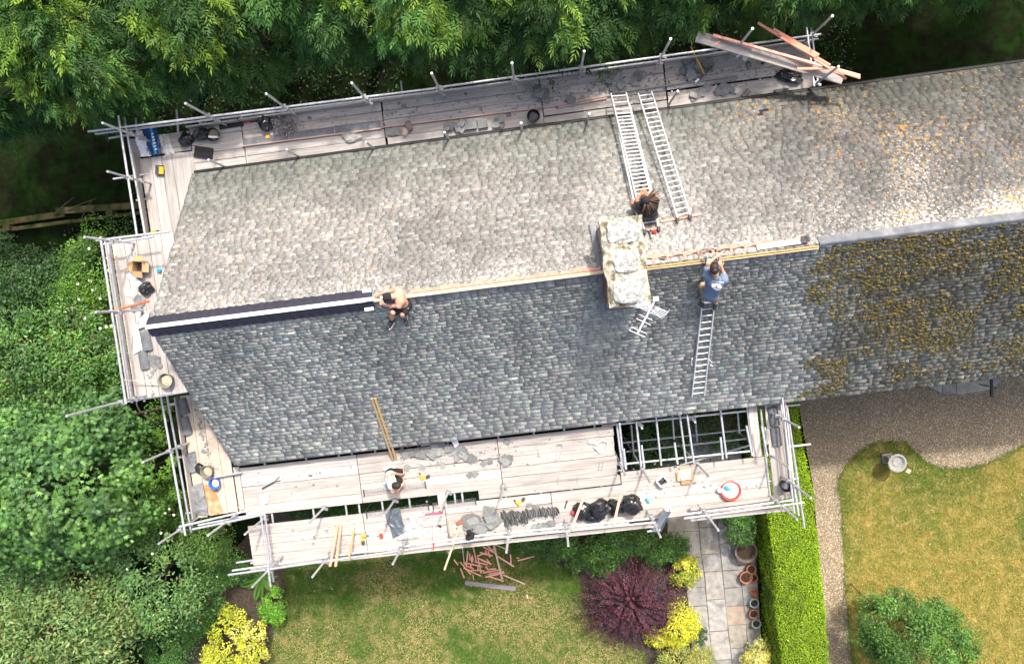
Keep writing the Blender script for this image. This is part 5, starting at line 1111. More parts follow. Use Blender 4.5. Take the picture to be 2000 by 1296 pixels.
# pair of yellow battens from deck to slope
bar('timber_batten', 'left of two yellow battens leaning from the front deck up the slope', at(768, 897, DL+.02), lo_(726.5, 777, .03), .05, .04, 'ybatten')
bar('timber_batten', 'right of two yellow battens leaning from the front deck up the slope', at(774, 895, DL+.02), lo_(733, 776, .03), .05, .04, 'ybatten')
bar('pink_batten', 'pink batten laid across the feet of the single ladder on the shaded slope', up_(1290, 432.5, .05), up_(1370, 418, .05), .05, .03, 'batten')
bar('pink_batten', 'short pink batten at the head of the double ladder by the chimney', up_(1264, 450, .05), up_(1283, 446, .05), .05, .03, 'batten')
obj('red_tool_pouch', blob(up_(1278, 452, .08), .05, .05, .05, .2, 3, 4, 2), MT['red'], label='small red pouch at the head of the double ladder', cat='pouch')
obj('hammer', join(tube(up_(1267, 450, .06), up_(1271, 466, .06), .016, 6), tube(up_(1266, 452, .07), up_(1272, 449, .07), .02, 6)), MT['dark'], label='hammer lying below the head of the double ladder', cat='hammer')
# cable on the ridge by the bare-backed man
obj('white_cable', path([up_(x, y, .03) for x, y in ((727, 540), (733, 543), (735, 549), (736, 556), (741, 561), (743, 566))], .014, 6), MT['white'], label='white cable curling over the slates by the bare-backed man', cat='cable')
obj('white_cable', path([up_(x, y, .03) for x, y in ((733, 543), (738, 542), (741, 539))], .011, 6), MT['white'], label='short forked end of white cable above the ridge strip', cat='cable')
# ------------------------------------------------------------------ loose slates
def loose_slate(p, ang, w_, l_, tilt, ta, label, group, th=.012):
    n = 7; g = rng; pts = []
    for x, y in ((-.5, -.5), (-.2, -.5-g.uniform(0, .06)), (.3, -.5+g.uniform(-.04, .04)), (.5, -.35), (.5+g.uniform(-.05, .03), .4), (.2, .5+g.uniform(-.06, .05)), (-.46, .45)): pts.append((x*w_, y*l_))
    c, s = math.cos(ang), math.sin(ang); tx, ty = tilt*math.cos(ta), tilt*math.sin(ta); V = []
    for dz in (-th/2, th/2):
        for x, y in pts: X, Y = x*c-y*s, x*s+y*c; V.append((p[0]+X, p[1]+Y, p[2]+dz+X*tx+Y*ty))
    F = [tuple(range(n-1, -1, -1)), tuple(range(n, 2*n))]+[(i, (i+1) % n, n+(i+1) % n, n+i) for i in range(n)]
    V = np.array(V); lowest = p[2]-.02; V[:, 2] += max(0, lowest-V[:, 2].min())
    return obj('loose_slate', (V, F), MT['loose_slate'], label=label, cat='slate', group=group)
def heap(pts, z, n, label, group, sz=(.16, .22), jit=.05, stack=.05, tilt=.25):
    pts = np.array(pts, float)
    for k in range(n):
        t = rng.random()*(len(pts)-1); i = min(int(t), len(pts)-2); q = pts[i]*(1-(t-i))+pts[i+1]*(t-i); p = at(q[0], q[1], z+.02)
        p = p + np.array([*rng.normal(0, jit, 2), rng.uniform(0, stack)]); loose_slate(p, rng.uniform(0, 6.28), rng.uniform(*sz), rng.uniform(*sz)*1.15, rng.uniform(0, tilt), rng.uniform(0, 6.28), label, group)
heap([(785, 897), (800, 885), (840, 885), (880, 878), (900, 884), (920, 895)], DL, 40, 'loose grey slate in the sprawl at the inner edge of the front deck', 'slates sprawled on the front deck', sz=(.13, .19), jit=.07)
heap([(978, 880), (985, 893), (992, 899), (985, 903)], DL, 11, 'loose slate in the small pile right of the front deck sprawl', 'slates in the small front deck pile', sz=(.13, .19), jit=.05)
for x, y in ((795, 914), (825, 913), (864, 908), (957, 900), (945, 905), (918, 927), (928, 926), (990, 863)): loose_slate(at(x, y, DL+.015), rng.uniform(0, 6.28), .15, .19, .02, 0, 'single slate lying apart from the front deck sprawl', 'scattered single slates on the front deck')
# rows of slates standing on edge
def row(a, b, z, n, lab, grp, lean=1.1, w_=.22, l_=.26, dv=.02):
    for k in range(n):
        t = (k+.5)/n; p = at(a[0]*(1-t)+b[0]*t, a[1]*(1-t)+b[1]*t, z+.1) + np.array([rng.normal(0, .008), rng.normal(0, dv), 0])
        e1 = nrm(UH*math.cos(lean)+ZU*math.sin(lean)); e2 = nrm(NH+UH*rng.normal(0, .12)); V = []
        hh = l_*rng.uniform(.75, 1.05); ww = w_*rng.uniform(.75, 1.1)
        for o in (-.006, .006):
            nn = np.cross(e1, e2)*o
            for x, y in ((-.5, -.5), (-.5, .5), (.25, .5), (.5, .3), (.5, -.25), (.3, -.5)): V.append(p+e1*x*hh+e2*y*ww+nn)
        V = np.array(V); V[:, 2] += z+.002-V[:, 2].min()
        obj('loose_slate', (V, [(5, 4, 3, 2, 1, 0), (6, 7, 8, 9, 10, 11)]+[(i, (i+1) % 6, 6+(i+1) % 6, 6+i) for i in range(6)]), MT['loose_slate'], label=lab, cat='slate', group=grp)
row((980, 1008), (1090, 997), DL, 30, 'slate standing on edge in the long row by the front rail', 'slates standing in a row by the front rail')
row((985, 1020), (1030, 1016), DL, 10, 'slate on edge in the short outer row by the front rail', 'slates in the short outer row', w_=.2, l_=.22)
heap([(915, 1020), (930, 1018), (945, 1030)], DL, 20, 'slate in the flat stack left of the standing row by the front rail', 'flat stacked slates by the front rail', sz=(.2, .28), jit=.05, stack=.16, tilt=.12)
heap([(953, 995), (962, 1005), (968, 1020)], DL, 14, 'slate in the tall flat stack beside the standing row', 'tall stacked slates by the front rail', sz=(.22, .30), jit=.035, stack=.2, tilt=.10)
heap([(1020, 1030), (1060, 1026), (1085, 1018)], DL, 12, 'broken slate at the toe board below the standing row', 'broken slates at the toe board', sz=(.12, .18), jit=.03)
heap([(1030, 980), (1045, 990), (1050, 995)], DL, 7, 'slate chip on the boards above the standing row', 'slate chips above the standing row', sz=(.06, .12), jit=.05)
# shaded platform heaps
heap([(1035, 178), (1060, 180), (1065, 195), (1055, 170)], DT, 16, 'broken slate in the shaded heap left of the bucket', 'broken slates in the heap by the bucket', sz=(.12, .24), jit=.07, stack=.1)
heap([(1185, 160), (1205, 150), (1215, 165), (1195, 172)], DT, 20, 'broken slate in the shaded heap above the ladder feet', 'broken slates above the ladder feet', sz=(.12, .22), jit=.07, stack=.1)
heap([(1228, 150), (1250, 146), (1235, 160)], DT, 7, 'slate in the small shaded heap right of the ladder-foot rubble', 'slates right of the ladder-foot rubble', sz=(.14, .22), jit=.04)
heap([(1335, 130), (1350, 140), (1370, 125), (1380, 115), (1345, 150)], DT, 26, 'broken slate in the dark heap under the long broom', 'broken slates under the long broom', sz=(.12, .22), jit=.08, stack=.1)
heap([(1350, 190), (1375, 183), (1400, 182), (1415, 175)], DT, 18, 'thin slate on the inner boards by the missing slate hole', 'slates on the inner boards at the right end', sz=(.12, .2), jit=.06)
heap([(870, 245), (890, 248), (905, 245)], DT, 10, 'slate in the upright bundle at the middle of the shaded platform', 'bundled slates mid platform', sz=(.14, .2), jit=.04, stack=.1, tilt=.6)
heap([(965, 240), (978, 238), (990, 236)], DT, 6, 'slate in the last bundle before the black bucket', 'slates in the last bundle', sz=(.14, .2), jit=.03, stack=.08, tilt=.5)
heap([(760, 262), (775, 260)], DT, 5, 'slate in the little pile beside the tan stone', 'slates beside the tan stone', sz=(.13, .18), jit=.03, stack=.06)
heap([(1112, 195), (1120, 200)], DT, 4, 'greenish slate stacked on the pink batten', 'greenish slates on the batten', sz=(.16, .22), jit=.02, stack=.08)
obj('slate_block', obox(at(909, 248, DT), at(931, 245, DT), .20, .12), MT['loose_slate'], label='thick squared slate block in the middle of the shaded platform', cat='slate')
obj('slate_block', obox(at(934, 244, DT), at(952, 241, DT), .24, .10), MT['loose_slate'], label='purple squared slate block next to the thick one', cat='slate')
obj('rubble_stone', blob(at(798, 247, DT+.07), .10, .17, .07, .2, 2.5, 3, 2, .4), mat('purple stone', (.20, .165, .17), .9, .3, 12, .6), label='long purple stone on the shaded platform', cat='stone')
obj('rubble_stone', blob(at(791, 258, DT+.06), .10, .11, .07, .2, 2.5, 8, 2), mat('tan stone', (.48, .38, .28), .9, .2, 12, .6), label='tan stone on the shaded platform', cat='stone')
obj('mortar_heap', blob(at(687, 268, DT+.03), .28, .13, .08, .25, 3, 9, 3, .1, floor=DT+.001), MT['stone'], label='grey mortar heap on the shaded platform edge', cat='heap')
# fine rubble heap at the left end of the shaded platform
n = 420; c = at(555, 246, DT)
P = np.c_[rng.normal(c[0], .20, n), rng.normal(c[1], .13, n), DT+.015+rng.random(n)*.09]; cV, cF = ICO[1]; r = rng.uniform(.008, .032, n)
V = (P[:, None]+cV[None]*r[:, None, None]*rng.uniform(.5, 1.3, (n, 1, 3))).reshape(-1, 3); F = (np.arange(n)[:, None, None]*len(cV)+np.array(cF)[None]).reshape(-1, 3)
obj('rubble', (V, F), MT['gravel'], attrs={'col': np.repeat(np.array([(.22, .21, .20)])*rng.lognormal(0, .45, (n, 1)), len(cV), 0)}, label='heap of fine slate rubble beside the black bag on the shaded platform', cat='rubble', kind='stuff')
# ------------------------------------------------------------------ bags, sheets
def bag(x, y, z, rx, ry, rz, ang, seed, label, cat='bag', m='black_bag', amp=.20):
    return obj('rubbish_bag' if m == 'black_bag' else 'sack', blob(at(x, y, z+rz*.7), rx, ry, rz, amp, 2.6, seed, 3, ang, floor=z+.001, ridged=True), MT[m], label=label, cat=cat)
bag(1138, 997, DL, .25, .22, .17, .2, 21, 'leftmost black bin bag by the front rail under a pink batten'); bag(1172, 992, DL, .24, .24, .20, .5, 22, 'second black bin bag from the left by the front rail')
bag(1202, 990, DL, .22, .22, .17, .9, 23, 'third black bin bag by the front rail between the pink battens'); bag(1233, 985, DL, .27, .25, .22, .1, 24, 'rightmost and largest black bin bag by the front rail')
bag(1160, 1010, DL, .26, .12, .11, .0, 27, 'flat black bin bag slumped against the front toe board')
bag(363, 272, DT, .19, .17, .14, .4, 25, 'crumpled black bag left of the rubber tub on the upper corner'); bag(394, 262, DT, .22, .16, .14, .2, 26, 'crumpled black bag beside the rubber tub on the upper corner')
bag(517, 238, DT, .16, .24, .14, .3, 28, 'black bag slumped against the rail next to the fine rubble'); bag(1543, 150, DT, .32, .15, .10, -.25, 29, 'black bag below the long plank at the scaffold end')
bag(287, 563, DM, .17, .14, .12, .3, 30, 'crumpled black bag on the raised gable platform'); bag(283, 517, DM+.08, .09, .08, .07, .3, 31, 'black bundle inside the open cardboard box', 'bundle')
obj('folded_mat', join(obox(at(381, 296, DT), at(416, 301, DT), .30, .05), obox(at(382, 289, DT+.05), at(416, 294, DT+.05), .08, .02), obox(at(381, 300, DT+.05), at(415, 305, DT+.05), .05, .012)), MT['black'], label='folded black rubber mat on the upper corner platform', cat='mat')
def tub(x, y, z, r, h, m, label, fill=None, name='tub', cat='tub', fr=.86):
    p = at(x, y, z); e = empty(name, p, label, cat)
    obj('shell', lathe(p, [(r*.72, 0.004), (r*.97, h*.93), (r*1.03, h), (r*.96, h), (r*.92, h*.93), (r*.70, .02), (.0, .02)], 24), m, e, smooth=False)
    if fill: obj('contents', blob(p+np.array([0, 0, h*.55]), r*fr*.92, r*fr*.92, h*.12, .16, 4, int(x) % 97, 2), fill, e)
    return e
t_ = tub(420, 265, DT, .175, .16, MT['black'], 'round black rubber tub with scraps on the upper corner platform', MT['khaki']); obj('paper_scrap', obox(at(407, 267, DT+.12), at(428, 268, DT+.12), .05, .01), MT['white'], t_)
tub(1042, 231, DT, .165, .26, MT['black'], 'black bucket of clear bags near the inner edge of the shaded platform', MT['dark'], 'bucket', 'bucket')
m_mud = mat('mortar mix', (.42, .37, .26), .95, .2, 12, .6); m_tubc = mat('grey builder tub', (.20, .19, .16), .7, .2, 9)
tub(331, 741, DM, .175, .20, m_tubc, 'grey mortar tub on the raised gable platform', m_mud); tub(410, 917, DL, .165, .22, m_tubc, 'grey mortar bucket on the lower gable corner', m_mud)
tub(424, 941, DL, .155, .18, MT['blue'], 'blue bucket with a white cloth on the lower gable corner', MT['paper'], 'bucket', 'bucket', .7)
tub(1529, 944, DL, .14, .30, MT['black'], 'black bucket with a silver bag at the right-hand scaffold corner', MT['clear'], 'bucket', 'bucket')
rt = tub(1425, 955, DL, .26, .14, MT['red'], 'red tub heaped with white cloths on the right-hand deck', MT['paper'], 'tub', 'tub', .95)
obj('cloth', blob(at(1420, 952, DL+.15), .10, .05, .04, .25, 4, 3, 2, -.6), MT['cyan'], rt); obj('cloth', blob(at(1408, 957, DL+.10), .09, .08, .05, .25, 4, 6, 2), mat('lilac cloth', (.52, .48, .60), .8), rt)
# printed sacks at the upper corner
sk = empty('printed_sack', at(296, 282, DT), 'blue and white printed plastic sacks on the upper corner platform', 'sack')
a, b_, c, d = (280, 253), (311, 250), (321, 302), (301, 306)
obj('sack_sheet', sheet(at(*d, DT), at(*c, DT), at(*b_, DT), at(*a, DT), 16, 26, .05, 10, 41, lift=.12), MT['navy'], sk)
obj('stripe', sheet(at(308, 303, DT), at(313, 302, DT), at(303, 249, DT), at(298, 250, DT), 3, 22, .05, 10, 41, lift=.135), MT['cyan'], sk)
obj('white_print', sheet(at(281, 308, DT), at(302, 306, DT), at(289, 268, DT), at(270, 274, DT), 14, 18, .06, 14, 43, lift=.10), MT['white'], sk)
for k in range(7): obj('print_mark', obox(at(284+k*1.5+rng.uniform(-3, 3), 280+k*3.6, DT+.21), at(290+k*1.3, 279+k*3.6, DT+.21), .03, .006), MT['navy'], sk)
for k in range(6): obj('print_mark', obox(at(296+k*1.3, 262+k*6, DT+.215), at(300+k*1.3, 261+k*6, DT+.215), .035, .006), MT['white'], sk)
obj('white_bundle', blob(at(273, 268, DT+.10), .12, .17, .10, .25, 4, 44, 3, .2, DT), MT['paper'], sk)
obj('plastic_sheet', sheet(at(325, 306, DT), at(345, 301, DT), at(330, 262, DT), at(312, 264, DT), 14, 18, .05, 9, 45, lift=.05), MT['clear'], label='crumpled clear polythene beside the printed sacks', cat='plastic sheet')
# front deck sheets
obj('plastic_bag', sheet(at(769, 1048, DL), at(793, 1037, DL), at(781, 990, DL), at(751, 998, DL), 18, 24, .035, 9, 46, lift=.05), mat('slate grey polythene', (.085, .105, .125), .3, .2, 8, .5, 14, spec=.6), label='dark grey plastic bag lying flat on the front deck', cat='bag')
obj('plastic_sheet', sheet(at(775, 1052, DL), at(832, 1046, DL), at(828, 1018, DL), at(808, 1002, DL), 26, 22, .07, 9, 47, lift=.05, edge=.03), MT['clear'], label='crumpled clear polythene next to the dark grey bag', cat='plastic sheet')
obj('white_sack', sheet(at(890, 872, DL), at(898, 866, DL), at(889, 846, DL+.1), at(875, 848, DL+.1), 10, 14, .05, 10, 48, lift=.06), MT['white'], label='white sack hanging at the eave above the sprawled slates', cat='sack')
obj('white_sack', sheet(at(510, 988, DL), at(524, 980, DL), at(528, 961, DL), at(510, 964, DL), 10, 12, .04, 10, 49, lift=.05), MT['white'], label='white sack at the left end of the front deck', cat='sack')
# ------------------------------------------------------------------ boxes
def carton(x, y, z, wx, wy, h, ang, label, m='card', inner='dark', flap=.14):
    p = at(x, y, z); e = empty('cardboard_box', p, label, 'box'); a = np.array([math.cos(ang), math.sin(ang), 0]); b = np.array([-a[1], a[0], 0]); t = .008
    obj('base', box(p+ZU*.003, wx-.02, wy-.02, .01, ang), MT[inner], e)
    for s in (-1, 1):
        obj('side', obox(p+a*s*wx/2-b*wy/2, p+a*s*wx/2+b*wy/2, t, h), MT[m], e); obj('side', obox(p+b*s*wy/2-a*(wx/2-t), p+b*s*wy/2+a*(wx/2-t), t, h), MT[m], e)
        q = p+a*s*(wx/2+flap/2+.004)+ZU*(h-.03); obj('flap', obox(q-b*wy/2, q+b*wy/2, flap, .006, nrm(ZU+a*s*.3)), MT[m], e)
        q = p+b*s*(wy/2+flap/2+.004)+ZU*(h-.03); obj('flap', obox(q-a*wx/2, q+a*wx/2, flap, .006, nrm(ZU+b*s*.3)), MT[m], e)
    return e
carton(278, 521, DM, .24, .24, .22, -.08, 'open cardboard box with flaps spread on the raised gable platform')
cb = carton(1292, 937, DL, .21, .21, .20, .75, 'tilted open box with dark insides on the right-hand deck', 'paper', 'black', .03); obj('contents', blob(at(1292, 937, DL+.1), .07, .08, .06, .2, 3, 5, 2), MT['dark'], cb)
c2 = carton(1337, 927, DL, .24, .26, .10, .12, 'open box of white paper on the right-hand deck', 'card', 'paper', .10); obj('contents', sheet(at(1326, 938, DL+.09), at(1349, 935, DL+.09), at(1348, 915, DL+.09), at(1325, 918, DL+.09), 10, 10, .02, 14, 50), MT['paper'], c2)
# ------------------------------------------------------------------ raised gable platform clutter
obj('blue_cloth', blob(at(311, 527, DM+.05), .055, .055, .05, .25, 4, 6, 2), MT['cyan'], label='small bright blue cloth by the open cardboard box', cat='cloth')
obj('white_board', obox(at(251, 533, DM+.01), at(273, 557, DM+.03), .15, .012), MT['paper'], label='white card lying below the open cardboard box', cat='card')
obj('white_board', obox(at(246, 572, DM+.01), at(262, 574, DM+.01), .14, .012), MT['paper'], label='small white card at the outer toe board of the raised platform', cat='card')
obj('white_paper', sheet(at(270, 643, DM), at(285, 638, DM), at(297, 604, DM), at(276, 622, DM), 10, 12, .05, 9, 51, lift=.05), MT['paper'], label='crumpled white paper at the gable end of the ridge', cat='paper')
obj('white_paper', sheet(at(262, 692, DM), at(282, 680, DM), at(270, 636, DM), at(261, 626, DM), 10, 14, .02, 9, 52, lift=.03), MT['paper'], label='long white paper sheet left of the lead rolls', cat='paper')
def half_roll(x0, y0, x1, y1, z, r, m, label, cat='lead roll', name='lead_roll'):
    a, b = at(x0, y0, z), at(x1, y1, z); d, s, t = frame(b-a); V = []; n = 9
    for p in (a, b):
        for i in range(n):
            q = math.pi*i/(n-1); V.append(p+np.array([*(nrm(np.cross(ZU, d))[:2]*math.cos(q)*r), .005+math.sin(q)*r*.7]))
    return obj(name, (V, [(i, i+1, n+i+1, n+i) for i in range(n-1)]+[tuple(range(n)), tuple(range(2*n-1, n-1, -1))]), m, label=label, cat=cat)
m_tile = mat('grey ridge tile', (.135, .145, .155), .75, .25, 9, .3, 30)
half_roll(283, 648, 290, 684, DM, .13, m_tile, 'upper grey ridge tile beside the gable peak', 'ridge tile', 'ridge_tile'); half_roll(279, 686, 285, 720, DM, .12, m_tile, 'lower grey ridge tile on the raised platform above the mortar tub', 'ridge tile', 'ridge_tile')
half_roll(353, 778, 362, 808, DL, .15, m_tile, 'upper grey ridge tile on the lower gable corner', 'ridge tile', 'ridge_tile'); half_roll(358, 814, 367, 848, DL, .15, m_tile, 'lower grey ridge tile on the lower gable corner', 'ridge tile', 'ridge_tile')
half_roll(1508, 794, 1514, 830, DL, .14, m_tile, 'upper grey ridge tile on the right-hand end boards', 'ridge tile', 'ridge_tile'); half_roll(1513, 834, 1518, 869, DL, .14, m_tile, 'lower grey ridge tile on the right-hand end boards', 'ridge tile', 'ridge_tile')
bag(1497, 850, DL+.05, .06, .22, .06, .06, 60, 'grey plastic sleeve beside the ridge tiles at the right-hand end', 'sleeve', 'clear')
for k in range(7): loose_slate(at(270+rng.uniform(-8, 10), 592+rng.uniform(-9, 12), DM+.02), rng.uniform(0, 6), .16, .2, .1, k, 'loose slate under the red bar on the raised gable platform', 'slates under the red bar')
for k in range(5): loose_slate(at(305+rng.uniform(-8, 6), 705+rng.uniform(-9, 9), DM+.02), rng.uniform(0, 6), .15, .2, .1, k, 'loose slate beside the lower ridge tile on the raised platform', 'slates beside the lower ridge tile')
obj('red_bar', tube(at(222, 606, DM+1.08), at(292, 588, DM+.45), .024, 8), mat('orange red paint', (.62, .12, .03), .5), label='orange-red bar laid over the raised platform rail', cat='bar')
bar('wood_lath', 'thin wooden lath by the mortar tub on the raised platform', at(243, 742, DM+.22), at(307, 744, DM+.22), .025, .015, 'wood')
obj('trowel', join(obox(at(297, 730, DM+.01), at(307, 712, DM+.01), .07, .006), tube(at(307, 712, DM+.03), at(312, 703, DM+.03), .014, 6)), MT['coupler'], label='steel trowel above the mortar tub', cat='trowel')
bag(255, 510, DM, .10, .14, .05, .1, 61, 'grey cloth left of the cardboard box', 'cloth', 'clear')
def drill(x, y, z, ang, label, body='yellow'):
    p = at(x, y, z+.035); a = np.array([math.cos(ang), math.sin(ang), 0]); b = np.array([-a[1], a[0], 0]); e = empty('cordless_drill', at(x, y, z), label, 'drill')
    obj('body', join(tube(p-a*.09, p+a*.05, .036, 10), obox(p-a*.06-b*.16-ZU*.02, p-a*.06-b*.02-ZU*.02, .04, .04)), MT[body], e); obj('chuck', tube(p+a*.05, p+a*.12, .024, 10, .012), MT['dark'], e); obj('battery', box(p-a*.06-b*.18-ZU*.035, .07, .10, .07, ang), MT['dark'], e)
drill(302, 452, DT, .2, 'yellow cordless drill near the lower end of the upper corner boards')
drill(822, 930, DL, 1.9, 'yellow cordless drill right of the kneeling man'); drill(1010, 981, DL, 2.4, 'yellow cordless drill above the standing slates on the front deck'); drill(712, 1046, DL, .1, 'yellow grinder-like drill at the outer left of the front deck')
obj('grinder_disc', lathe(at(728, 1047, DL+.02), [(.0, 0), (.085, 0), (.085, .015), (0, .015)], 18), MT['alu'], label='silver cutting disc at the outer left of the front deck', cat='disc')
tp = empty('jobsite_radio', at(314, 333, DT), 'yellow and black jobsite radio on the upper corner boards', 'radio'); obj('case', box(at(314, 333, DT), .19, .25, .10, -.05), MT['dark'], tp); obj('front', box(at(315.5, 333, DT+.10), .12, .19, .02, -.05), MT['yellow'], tp)
obj('yellow_tin', box(at(524, 268, DT), .10, .08, .05, .1), MT['yellow'], label='small yellow tin on the grey strip of the shaded platform', cat='tin')
sh2 = empty('shovel', at(455, 242, DT), 'flat black shovel with a red grip at the rail of the shaded platform', 'shovel'); obj('blade', obox(at(428, 246, DT+.01), at(475, 239, DT+.01), .20, .01), MT['black'], sh2); obj('handle', tube(at(475, 240, DT+.02), at(508, 236, DT+.03), .018, 7), MT['black'], sh2); obj('grip', tube(at(476, 240, DT+.04), at(488, 238.5, DT+.04), .022, 7), MT['red'], sh2)
for k in range(3):
    t0, t1 = k/3, (k+1)/3-.01; a, b = np.array((475, 280)), np.array((745, 243)); obj('lead_strip', obox(at(*(a+(b-a)*t0), DT+.003), at(*(a+(b-a)*t1), DT+.003), .19, .015), MT['lead'], label=('left', 'middle', 'right')[k]+' length of grey lead strip laid along the shaded platform', cat='lead strip', group='lead strips along the shaded platform')
for a, b, lab in (((473, 286), (745, 251), 'long pink batten below the grey lead strip'), ((745, 249), (1062, 210), 'long pink batten along the middle of the shaded platform'), ((1040, 215), (1195, 186), 'pink batten running to the ladder feet'), ((1090, 210), (1185, 192), 'short pink batten beside the one at the ladder feet'), ((1200, 182), (1440, 148), 'pale batten under the ladder feet at the right')):
    bar('pink_batten', lab, at(*a, DT+.03), at(*b, DT+.03), .035, .03, 'dull_batten' if a[0] < 1195 else 'old_wood')
# broom with a dark head, and the wide squeegee
br = empty('broom', at(1365, 120, DT), 'long broom with a yellow handle leaning on the dark slate heap', 'broom')
obj('handle', tube(at(1350, 92, DT+.7), at(1376, 146, DT+.12), .018, 7), MT['yellow'], br); obj('head', obox(at(1359, 160, DT+.05), at(1390, 131, DT+.09), .07, .07), MT['dark'], br); obj('label_end', obox(at(1358, 161, DT+.125), at(1365, 154, DT+.13), .05, .01), MT['white'], br)
br = empty('broom', at(1537, 125, DT), 'small black brush standing by the bag at the scaffold end', 'broom')
obj('handle', tube(at(1536, 112, DT+.5), at(1537, 130, DT+.15), .014, 7), MT['yellow'], br); obj('head', obox(at(1532, 132, DT+.05), at(1542, 131, DT+.05), .06, .08), MT['dark'], br)
sq = empty('squeegee', at(848, 1003, DL), 'pink and white headed broom with a thin pole on the front deck', 'broom')
obj('head', obox(at(831, 1004, DL+.03), at(865, 1000, DL+.03), .05, .05), mat('pink plastic', (.70, .09, .16), .5), sq); obj('bristles', obox(at(832, 1008, DL+.0), at(865, 1004, DL+.0), .04, .04), MT['white'], sq); obj('pole', tube(at(848, 1006, DL+.05), at(846.5, 1072, DL+1.12), .014, 7), MT['alu'], sq); obj('grip', tube(at(847, 1060, DL+1.0), at(846.4, 1073, DL+1.13), .02, 7), MT['red'], sq)
br = empty('broom', at(885, 1050, DL), 'pale wooden broom leaning out over the front rail', 'broom')
obj('handle', tube(at(898, 1027, DL+.10), at(868, 1112, DL+1.35), .026, 8), MT['wood'], br); obj('head', obox(at(892, 1021, DL+.04), at(904, 1016, DL+.04), .07, .07), mat('red brown bristle', (.34, .10, .05), .9), br)
obj('board_end', obox(at(866, 1054, DL-.1), at(882, 1076, DL-.1), .20, .03), MT['board'], label='short board end hanging below the front rail by the broom', cat='board')
# mesh panels lying on the deck
def panel(a, b, label):
    e = empty('mesh_panel', at(*a, DL), label, 'mesh panel'); w_ = .26; pa, pb = at(*a, DL+.03), at(*b, DL+.03); d = nrm(pb-pa); s = np.array([-d[1], d[0], 0])
    for p in (pa, pb): obj('end_bar', obox(p-s*.10+ZU*.0, p+s*.10, .03, .02), MT['dark'], e)
    L = np.linalg.norm(pb-pa); n = 22
    for k in range(1, n): obj('wire', tube(pa+d*L*k/n-s*.08, pa+d*L*k/n+s*.08, .0035, 4), MT['coupler'], e)
    for k in range(5): obj('wire', tube(pa-s*(.08-.04*k), pb-s*(.08-.04*k), .0035, 4), MT['coupler'], e)
panel((711, 962), (831, 946), 'mesh panel with dark end bars beside the kneeling man'); panel((716, 1005), (837, 989), 'mesh panel with dark end bars half under the dark grey bag'); panel((846, 988), (929, 978), 'mesh panel with dark end bars at the edge of the deck gap')
# pink battens by the rail
for a, b, z0, z1, lab in (((660, 1026), (645, 1106), .05, 1.15, 'left of two pink battens leaning out over the front rail'), ((666, 1028), (656, 1106), .05, 1.15, 'right of two pink battens leaning out over the front rail'), ((1138, 975), (1115, 1034), .25, 1.1, 'pink batten over the leftmost bin bags'), ((1211, 968), (1198, 1025), .3, 1.1, 'pink batten over the rightmost bin bags'), ((878, 1013), (882, 1047), .02, .3, 'short orange batten between the squeegee and the broom')):
    bar('pink_batten', lab, at(*a, DL+z0), at(*b, DL+z1), .06, .03, 'batten')
bar('wood_batten', 'yellow batten leaning out over the front rail left of the grinder', at(692, 1037, DL+.05), at(682, 1092, DL+1.12), .05, .03, 'ybatten')
obj('red_box', box(at(745, 1045, DL), .09, .13, .06, .2), MT['red'], label='small red box left of the dark grey bag', cat='box')
obj('red_ball', blob(at(1119, 1000, DL+.06), .065, .065, .06, .05, 2, 2, 2), MT['red'], label='red round tin beside the leftmost bin bag', cat='tin')
obj('pliers', join(tube(at(1103, 993, DL+.02), at(1107, 977, DL+.02), .016, 6), tube(at(1105, 985, DL+.02), at(1109, 978, DL+.02), .014, 6)), MT['dark'], label='dark hand tool on the boards left of the bin bags', cat='tool')
obj('slate_ripper', join(obox(at(512, 954, DL+.01), at(535, 941, DL+.01), .05, .012), tube(at(535, 941, DL+.02), at(548, 938, DL+.02), .012, 6), tube(at(535, 941, DL+.02), at(546, 930, DL+.02), .010, 6)), MT['dark'], label='dark long-bladed tool at the left end of the front deck', cat='tool')
obj('phone', box(at(859, 1027, DL), .05, .10, .015, 1.2), MT['black'], label='small black object between squeegee pole and broom', cat='phone')
obj('bottle', lathe(at(1252, 974, DL), [(.0, .0), (.05, .0), (.05, .15), (.02, .2), (.02, .23), (0, .23)], 12), MT['white'], label='white bottle right of the bin bags', cat='bottle'); obj('spray_can', tube(at(1262, 973, DL+.035), at(1268, 981, DL+.035), .034, 10), MT['cyan'], label='blue and white can right of the white bottle', cat='can')
obj('bracket_tool', join(obox(at(1353, 950, DL+.01), at(1378, 943, DL+.01), .03, .02), tube(at(1372, 946, DL+.03), at(1382, 938, DL+.03), .018, 6), tube(at(1372, 938, DL+.03), at(1381, 945, DL+.03), .012, 6)), mat('pale blue tool', (.45, .52, .62), .4), label='pale blue hand tool left of the red tub', cat='tool')
obj('looped_strap', join(*[path([at(x, y, DL+.05) for x, y in ((1160, 872), (1172, 884), (1184, 878), (1187, 864), (1176, 860), (1162, 868))], .016, 6)]), MT['paper'], label='pale looped strap near the right end of the inner boards', cat='strap')
bag(1156, 862, DL, .10, .09, .04, .2, 62, 'small clear bag beside the pale looped strap', 'bag', 'clear')
for x, y, a in ((1052, 885, 1.85), (1086, 895, 1.45), (1094, 888, 1.3), (1170, 911, 1.4), (1176, 911, 1.35), (1090, 938, 1.55), (1128, 936, 1.5), (1168, 843, 2.0)): obj('steel_peg', box(at(x, y, DL), .22, .022, .02, a), MT['coupler'], label='short grey steel peg lying on the right-hand boards of the front deck', cat='peg', group='steel pegs on the front deck')
